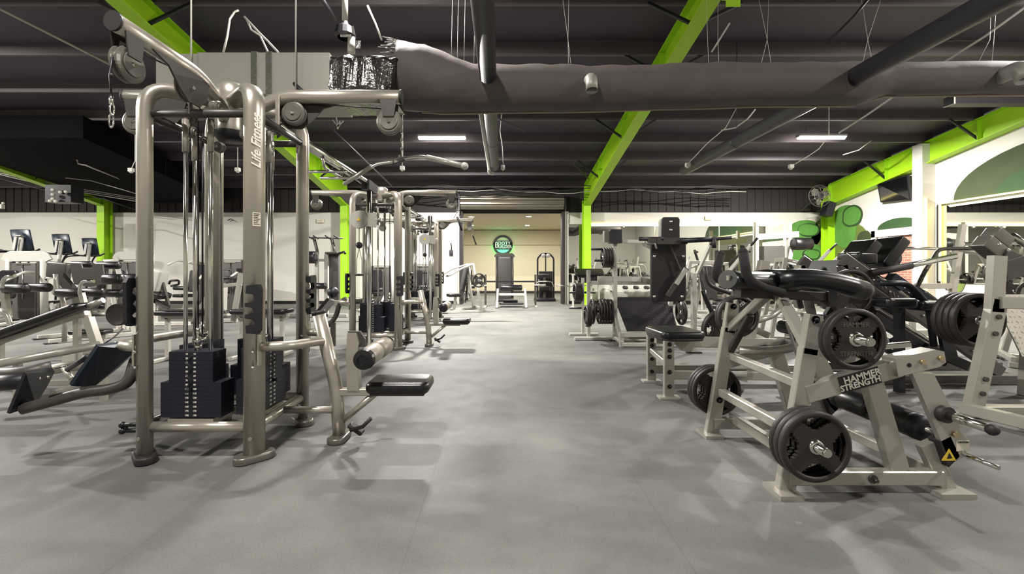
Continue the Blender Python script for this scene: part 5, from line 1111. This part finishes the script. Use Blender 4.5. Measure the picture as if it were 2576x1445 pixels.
selector('grey weight tower machine half hidden behind the second tower', (-3.9, 14.2, 0), R(0), 1.5, 1)
selector('grey weight tower machine behind the far tower next to the doorway wall', (-2.6, 14.6, 0), R(0), 1.55, 2)
# recumbent seat seen through the tower
rs = Rig('recumbent_machine', 'machine with pale ribbed backrest seen through the first tower uprights', 'exercise machine', (-7.4, 9.8, 0), world=True)
rs.pad_('backrest', P(393, 705, 9.8), (.34, .3, .5), RY(.25), .05, 'lgrey'); rs.pad_('seat', P(392, 738, 9.8), (.5, .4, .12), RY(.35)); rs.bar_('frame_bar', P(405, 700, 9.8), P(425, 770, 9.8), .06, .06, 'dgrey', up=X3); rs.bar_('frame_bar', P(385, 755, 9.8), P(425, 775, 9.8), .08, .08, 'dgrey')
rs.bar_('leg', P(390, 755, 9.8), V(P(390, 755, 9.8).x, 9.8, 0), .08, .08, 'white'); rs.bar_('base_rail', (-8.2, 9.8, .05), (-7.0, 9.8, .05), .1, .08, 'white'); rs.tube_('antenna', [P(386, 690, 9.8), P(389, 640, 9.8)], .015, 'lgrey', 0)
bk = Rig('exercise_bike', 'grey upright exercise bike with looped handlebar seen through the first tower', 'exercise bike', (-6.9, 10.4, 0), world=True)
bk.part('shell', MB().prism([(-.35, .2), (-.1, .62), (.2, .95), (.32, .9), (.3, .3), (.2, .15), (-.2, .1)], .22, V(-6.9, 10.4, 0), X3, Z3), 'lgrey'); bk.tube_('handlebar', [P(425, 715, 10.2), P(428, 706, 10.2), P(450, 706, 10.2), P(450, 716, 10.2), P(430, 720, 10.2)], .025, 'rubber', .04)
bk.pad_('saddle', (-6.55, 10.4, 1.06), (.3, .24, .08)); bk.part('console', MB().box((-7.0, 10.4, 1.22), (.3, .2, .2), RY(.4)), 'black'); bk.bar_('base_rail', (-7.4, 10.4, .05), (-6.3, 10.4, .05), .1, .08, 'lgrey')
# stepper machines with tall curved consoles
def stepper(label, loc, rz):
    t = Rig('stepper_machine', label, 'stepper', loc, rz, group='tall steppers along the far side')
    pr = [(.23*math.sin(a), -.06+.06*math.cos(a)*1.6) for a in [R(x) for x in range(-70, 71, 14)]]; pr = pr+[(x, y+.05) for x, y in pr[::-1]]
    t.part('console', MB().sweep([V(0, .12, 1.72), V(0, -.03, 2.32)], pr, up=Y3, smooth=True), 'blueblack')
    t.part('console_badge', MB().box((0, -.02, 2.15), (.12, .14, .03), RX(-.2)), 'lgrey')
    t.part('mast', MB().sweep([V(0, -.25, .55), V(0, .02, 2.12)], rnd(.06, 14, .045), up=X3), 'white'); t.part('mast_screen', MB().box((-.0, -.18, 1.95), (.06, .02, .35), RX(-.18)), 'lgrey')
    for s in (-1, 1):
        t.tube_('handrail', [(s*.05, .0, 1.72), (s*.3, .0, 1.74), (s*.5, -.1, 1.80)], .026, 'rubber', .1); t.tube_('handrail', [(s*.3, 0, 1.74), (s*.42, -.4, 1.70), (s*.42, -.7, 1.2), (s*.42, -.75, .4)], .024, 'black', .15)
        t.part('pod', MB().box((s*.22, 0, 1.74), (.18, .06, .05)), 'black')
        t.bar_('pedal_arm', (s*.16, .3, .45), (s*.16, -.45, .3), .05, .06, 'dgrey'); t.pad_('pedal', (s*.16, -.5, .34), (.16, .4, .05), None, .02, 'rubber')
        t.bar_('link_bar', (s*.14, .4, .6), (s*.16, .7, 1.5), .025, .025, 'black')
    t.part('drive_cover', MB().prism([(-.5, .1), (-.4, .7), (-.15, .85), (.35, .6), (.5, .1)], .32, V(0, .2, 0), Y3, Z3), 'lgrey'); t.bar_('base_rail', (0, -.75, .05), (0, .65, .05), .12, .08, 'lgrey')
    return t
st = stepper('stepper with navy curved console, largest of the three by the lime column', (-12.75, 11.6, 0), .15)
dup(st.o, (-13.2, 13.1, 0), .15, 'stepper with navy curved console, middle one of the three by the lime column'); dup(st.o, (-13.9, 14.75, 0), .15, 'stepper with dark green-black curved console, smallest and next to the lime column'); dup(st.o, (-13.1, 10.0, 0), .15, 'stepper cut by the picture edge, only its dark handrails showing')
# chin and dip tower
cd_ = Rig('dip_tower', 'tall assisted chin and dip tower with black bar grips behind the first and second towers', 'exercise machine', (-5.1, 11.6, 0), world=True)
d = 11.6
cd_.tube_('top_bar', [P(776, 598, d), P(862, 600, d)], .02, 'dgrey', 0)
for px in (785, 800, 830, 852): cd_.part('grip', MB().tube([P(px, 601, d), P(px-12, 593, d-.3)], .02, 8), 'rubber')
for px in (790, 834): cd_.tube_('upright', [P(px, 600, d), P(px+8, 632, d), P(px+8, 640, d)], .04, 'dgrey', .1)
cd_.bar_('upright', P(797, 635, d), V(P(797, 700, d).x, d, 0), .07, .09, 'white', up=X3); cd_.bar_('upright', P(822, 640, d), V(P(822, 700, d).x, d, 0), .1, .1, 'lgrey', up=X3)
cd_.part('tower_cover', MB().pad(P(842, 700, d+.1), (.26, .12, 1.3), None, .03), 'shroud'); cd_.part('tower_cap', MB().pad(P(838, 637, d), (.36, .3, .06), None, .02), 'dgrey'); cd_.part('dip_handle', MB().tube([P(845, 640, d), P(866, 634, d-.3), P(868, 638, d-.4)], .03, 8), 'rubber')
cd_.bar_('cross_rail', P(797, 655, d), P(822, 655, d), .05, .07, 'white'); cd_.roll_(P(784, 648, d-.2), X3, .22, .16); cd_.roll_(P(808, 720, d-.2), X3, .24, .08); cd_.bar_('base_rail', (-5.6, d, .05), (-4.1, d, .05), .1, .08, 'lgrey')
mb_ = MB().sphere(P(838, 736, 7.3), .095, 20); ball = solo('medicine_ball', mb_, 'black', 'black and silver striped ball on the low seat beside the second tower', 'ball')
mr = Rig('rowing_machine', 'black angled seat on curved dark tube beside the second tower', 'exercise machine', (-3.2, 7.2, 0), world=True)
mr.tube_('frame_tube', [P(872, 752, 7.2), P(855, 760, 7.2), P(845, 800, 7.2), P(820, 825, 7.2), P(790, 832, 7.2)], .04, 'dgrey', .15); quadplate(mr, 'seat_pad', [(790, 800, 7.1), (828, 755, 7.1), (845, 758, 7.5), (806, 808, 7.5)], .05, 'vinyl'); mr.bar_('leg', P(838, 812, 7.2), V(P(838, 812, 7.2).x, 7.2, 0), .07, .07, 'dgrey', up=X3)
mr.bar_('mount', P(842, 763, 7.2), P(875, 763, 7.2), .06, .09, 'silver')
comb_ = Rig('attachment_stand', 'slim rack board with black slotted hooks behind the first tower', 'rack', (-2.85, 7.0, 0), world=True); comb(comb_, P(781, 760, 6.6), V(.2, -1, 0)); comb_.bar_('post', P(775, 715, 6.65), V(P(775, 715, 6.65).x, 6.65, 0), .04, .04, 'dgrey', up=X3)
# ================================================================ PLATE-LOADED MACHINES in the rear rows
def press(label, loc, rz, style=0, m='white', plates=2):
    t = Rig('plate_press', label, 'exercise machine', loc, rz, group='plate-loaded machines in the rear rows')
    for s in (-1, 1):
        t.bar_('upright', (s*.42, .45, 0), (s*.30, .2, 1.45), .06, .08, m, up=X3); t.bar_('base_rail', (s*.42, -.7, .04), (s*.42, .55, .04), .07, .07, m)
        if style == 0: t.tube_('press_arm', [(s*.3, .2, 1.42), (s*.5, -.2, 1.3), (s*.52, -.55, 1.1), (s*.3, -.6, 1.08)], .028, m); t.part('grip', MB().cyl((s*.46, -.59, 1.09), (s*.3, -.6, 1.08), .024, 8), 'rubber')
        elif style == 1: t.bar_('press_arm', (s*.3, .3, .7), (s*.5, -.6, 1.75), .05, .07, m); t.part('grip', MB().cyl((s*.5, -.58, 1.72), (s*.52, -.75, 1.9), .024, 8), 'rubber')
        else: t.bar_('press_arm', (s*.35, .3, 1.4), (s*.6, -.3, 1.75), .05, .06, 'black'); t.part('grip', MB().cyl((s*.6, -.28, 1.74), (s*.6, -.6, 1.7), .024, 8), 'rubber')
        t.part('loading_peg', MB().cyl((s*.36, .3, .95), (s*.78, .3, .95), .022, 10), 'chrome'); t.part('foot_plate', MB().box((s*.42, -.68, .01), (.14, .16, .02)), 'rubber')
    t.bar_('cross_rail', (-.3, .2, 1.42), (.3, .2, 1.42), .06, .07, m); t.bar_('cross_rail', (-.42, .5, .1), (.42, .5, .1), .06, .07, m); t.bar_('cross_rail', (-.42, -.3, .04), (.42, -.3, .04), .06, .06, m)
    t.bar_('seat_post', (0, -.3, .05), (0, -.25, .45), .07, .08, m, up=X3); t.pad_('seat', (0, -.3, .50), (.38, .4, .09)); t.pad_('backrest', (0, .02, .98), (.34, .75, .09), RX(R(78))); t.bar_('back_post', (0, .15, .4), (0, .2, 1.42), .06, .07, m, up=X3)
    r_ = Matrix.Rotation(rz, 3, 'Z')
    for s in (-1, 1):
        for k in range(plates):
            c = Vector(loc)+r_ @ V(s*(.52+.055*k), .3, .95); o = disc(c, .42, .045, '%s %s black plate on the %s' % ('inner' if k == 0 else 'outer', 'aisle-side' if s < 0 else 'mirror-side', label.replace('white ', '').replace('silver ', '')[:60].split(',')[0]), axis='X', group='plates on the rear machines'); o.rotation_euler[2] += rz
    return t
press('white press machine behind the lowered back pad tower', (4.4, 9.3, 0), .3, 1)
press('white press machine in front of the middle mirror panel, arms raised', (5.6, 11.4, 0), -.2, 2)
press('silver press machine between the leg curl handles and the mirror', (4.9, 7.3, 0), 1.2, 0, 'silver')
press('white row machine near the mural corner with black grips', (8.2, 11.6, 0), .6, 1)
press('silver incline machine in front of the green mural', (8.6, 13.6, 0), .1, 0, 'silver')
press('white machine beside the doorway wall behind the far tower', (-1.15, 13.2, 0), -1.2, 0)
press('silver machine behind the leg press rails under the mural', (6.9, 9.2, 0), -.5, 0, 'silver', 1)
press('grey machine by the side wall mirror', (7.2, 5.6, 0), .9, 1, 'silver', 1)
press('white press machine past the flat bench on the stepper side', (-7.6, 8.2, 0), -.6, 0, 'white', 1)
# tall white cable frame near the mural
tf = Rig('pulley_station', 'tall pale cable frame with black and yellow roller in front of the mural edge', 'rack', (9.3, 14.6, 0), world=True)
for x in (8.5, 9.6): tf.bar_('upright', (x, 14.6, 0), (x, 14.6, 2.85), .14, .1, 'white', up=X3)
tf.bar_('cross_rail', (8.5, 14.6, 2.35), (9.9, 14.6, 2.45), .1, .2, 'white'); tf.bar_('brace', (9.6, 14.4, 2.2), (9.2, 14.2, .7), .1, .08, 'white', up=X3); tf.part('stack_cover', MB().box((9.05, 14.65, 1.3), (.7, .3, 1.5)), 'shroud'); tf.roll_((9.75, 14.2, 2.1), X3, .55, .2); tf.bar_('base_rail', (8.3, 14.6, .05), (9.9, 14.6, .05), .14, .1, 'white')
# dumbbell racks below the mirrors
rk = Rig('dumbbell_rack', 'long white two-tier dumbbell rack standing below the far mirrors', 'rack', (6.5, 15.5, 0), world=True)
for z in (.55, .95): rk.bar_('shelf', (3.8, 15.5, z), (10.0, 15.5, z), .34, .04, 'white')
for x in (3.9, 5.9, 7.9, 9.9): rk.bar_('leg', (x, 15.6, 0), (x, 15.6, 1.0), .06, .08, 'white', up=X3)
db = Thing('dumbbell', 'round-headed black dumbbell, first from the lime column on the upper tier', 'dumbbell', (4.0, 15.5, 1.04), group='dumbbells on the rack below the mirrors')
db.part('handle', MB().cyl((0, -.08, 0), (0, .08, 0), .015, 8), 'chrome')
for s in (-1, 1): db.part('head', MB().lathe([(0, .06), (.06, .06), (.065, .075), (.065, .14), (.06, .155), (0, .155)], (0, 0, 0), Y3*s, 14), 'rubber')
words = ['first', 'second', 'third', 'fourth', 'fifth', 'sixth', 'seventh', 'eighth', 'ninth', 'tenth', 'eleventh', 'twelfth', 'thirteenth', 'fourteenth', 'fifteenth', 'sixteenth']
for z, nm in ((1.035, 'upper'), (.635, 'lower')):
    for i in range(16):
        if z > 1 and i == 0: continue
        dup(db.o, (4.0+i*.38, 15.5, z), None, 'round-headed black dumbbell, %s from the lime column on the %s tier' % (words[i], nm))
# curl bar stand beside the doorway
cb = Rig('curl_stand', 'white curl bench stand with black pads beside the narrow mirror by the doorway', 'bench', (2.7, 14.4, 0), world=True)
for x in (2.35, 2.95, 3.2): cb.bar_('leg', (x, 14.4, 0), (x-.0, 14.4, 1.1), .06, .06, 'white', up=X3); cb.bar_('foot_bar', (x, 14.1, .02), (x, 14.7, .02), .07, .04, 'white')
cb.bar_('cross_rail', (2.3, 14.4, 1.1), (3.25, 14.4, 1.1), .05, .05, 'white'); cb.pad_('arm_pad', (2.85, 14.25, 1.18), (.95, .35, .1), RX(R(30))); cb.pad_('arm_pad', (2.85, 14.15, .98), (.8, .3, .1), RX(R(60)))
solo('curl_bar', MB().tube([P(1398, 719, 14.2), P(1425, 719, 14.2), P(1434, 723, 14.2), P(1444, 719, 14.2), P(1452, 723, 14.2), P(1460, 719, 14.2), P(1490, 719, 14.2)], .016, 8), 'chrome', 'zigzag chrome curl bar resting on the white stand by the doorway', 'barbell')
# ================================================================ THINGS IN AND BEFORE THE DOORWAY ROOM
ht = Rig('hip_thrust_bench', 'low white-framed hip thrust bench with black roller in the middle of the doorway', 'exercise machine', (.25, 14.6, 0), world=True)
for x in (-.13, .78): ht.bar_('leg', (x-.03*(1 if x > 0 else -1)*-1, 14.4, 0), (x, 14.6, .62), .08, .07, 'white', up=X3); ht.part('foot_plate', MB().box((x, 14.4, .01), (.16, .12, .02)), 'rubber')
ht.bar_('cross_rail', (-.13, 14.6, .44), (.78, 14.6, .44), .07, .08, 'white'); ht.roll_((.32, 14.7, .66), X3, .72, .10); ht.pad_('platform', (.33, 14.9, .12), (.82, .6, .06), None, .02, 'rubber'); ht.pad_('step', (.3, 14.9, .2), (.5, .2, .08), None, .02, 'black')
ht.bar_('top_bar', (-.55, 14.9, .86), (1.15, 14.9, .86), .05, .05, 'black')
for x in (-.55, 1.15): ht.bar_('side_post', (x, 14.9, 0), (x, 14.9, 1.1), .07, .07, 'dgrey', up=X3); ht.bar_('side_foot', (x, 14.5, .03), (x, 15.3, .03), .08, .05, 'lgrey')
ht.part('loading_bar', MB().cyl((-1.1, 14.85, .72), (-.5, 14.85, .72), .03, 10).cyl((1.1, 14.85, .74), (1.5, 14.85, .74), .03, 10), 'silver')
tt = Rig('cable_shroud_machine', 'tall dark grey panel machine standing under the round green sign', 'exercise machine', (.1, 18.0, 0), world=True)
tt.part('panel', MB().pad((.12, 18.0, .93), (.62, .12, 1.86), None, .03, .08), 'shroud'); tt.part('side_column', MB().cyl((-.2, 17.95, 0), (-.2, 17.95, 1.8), .05, 12).cyl((.44, 17.95, 0), (.44, 17.95, 1.8), .05, 12), 'dgrey'); tt.part('top_cap', MB().sweep(fillet([V(-.25, 17.95, 1.78), V(-.2, 17.95, 1.88), V(.44, 17.95, 1.88), V(.49, 17.95, 1.78)], .06), rc(.14, .06), up=Y3, smooth=False), 'dgrey'); tt.part('nameplate', MB().box((.12, 17.93, 1.76), (.44, .01, .06)), 'lgrey'); tt.part('lettering', text_mb('BOOTY BUILDER', .06, .001, V(.12, 17.92, 1.76)), 'ink')
tt.pad_('foot_platform', (.12, 17.6, .06), (.7, .8, .1), None, .02, 'rubber')
lt = Rig('lat_machine', 'black arched cable machine with twin pulleys by the wall of the beige room', 'exercise machine', (1.85, 18.3, 0), world=True)
x0, x1 = 1.52, 2.2
lt.part('arch', MB().sweep(fillet([V(x0, 18.5, .0), V(x0, 18.5, 1.75), V(1.7, 18.5, 1.95), V(2.02, 18.5, 1.95), V(x1, 18.5, 1.75), V(x1, 18.5, 0)], .08), rc(.07, .05), up=Y3, smooth=False), 'black'); lt.bar_('centre_post', (1.86, 18.5, 1.2), (1.86, 18.5, 1.98), .05, .05, 'black', up=X3)
for x in (1.76, 1.96): lt.part('pulley', MB().lathe([(0, -.02), (.08, -.02), (.09, 0), (.08, .02), (0, .02)], (x, 18.42, 1.86), Y3, 16), 'lgrey')
lt.part('stack_cover', MB().box((1.86, 18.5, .62), (.56, .3, 1.15)), 'black'); lt.pad_('chest_pad', (1.75, 18.0, .98), (.5, .1, .22)); lt.tube_('handle', [(1.4, 17.8, .55), (1.45, 17.8, .78), (2.05, 17.8, .78), (2.1, 17.8, .55)], .025, 'chrome', .1); lt.pad_('seat', (1.75, 17.85, .5), (.45, .4, .2)); lt.pad_('platform', (1.75, 17.8, .06), (.85, .8, .1), None, .02, 'black'); lt.bar_('post', (1.75, 17.9, .1), (1.75, 17.9, .95), .1, .1, 'dgrey', up=X3)
rr = Rig('small_weight_rack', 'black rack of small weights just inside the doorway near its jamb', 'rack', (-1.35, 18.2, 0), world=True)
rr.bar_('post', (-1.45, 18.3, 0), (-1.45, 18.3, 1.25), .08, .08, 'black', up=X3)
for z, w_ in ((1.18, .14), (.95, .2), (.6, .22), (.3, .25)): rr.part('weight', MB().cyl((-1.42, 18.1, z), (-1.42+w_*1.4, 18.1, z), .11, 14), 'rubber')
solo('rope_attachment', MB().tube([P(1134, 612, 16.18), P(1136, 622, 16.18), P(1135, 632, 16.17)], .02, 6).pad(P(1135, 636, 16.15), (.14, .1, .2), None, .03), 'darkmetal', 'small dark rope attachment hanging on the white wall by the doorway', 'rope handle')
t = Thing('strap_grip', 'pair of triangular handles hanging off the white machine by the doorway', 'cable handle', P(1168, 750, 11.8), world=True)
for a in ((1170, 735, 1160, 757, 1171, 762), (1178, 735, 1183, 750, 1172, 756)): t.part('strap', MB().tube([P(a[0], a[1], 11.8), P(a[2], a[3], 11.8), P(a[4], a[5], 11.8), P(a[0], a[1], 11.8)], .012, 6), 'black')
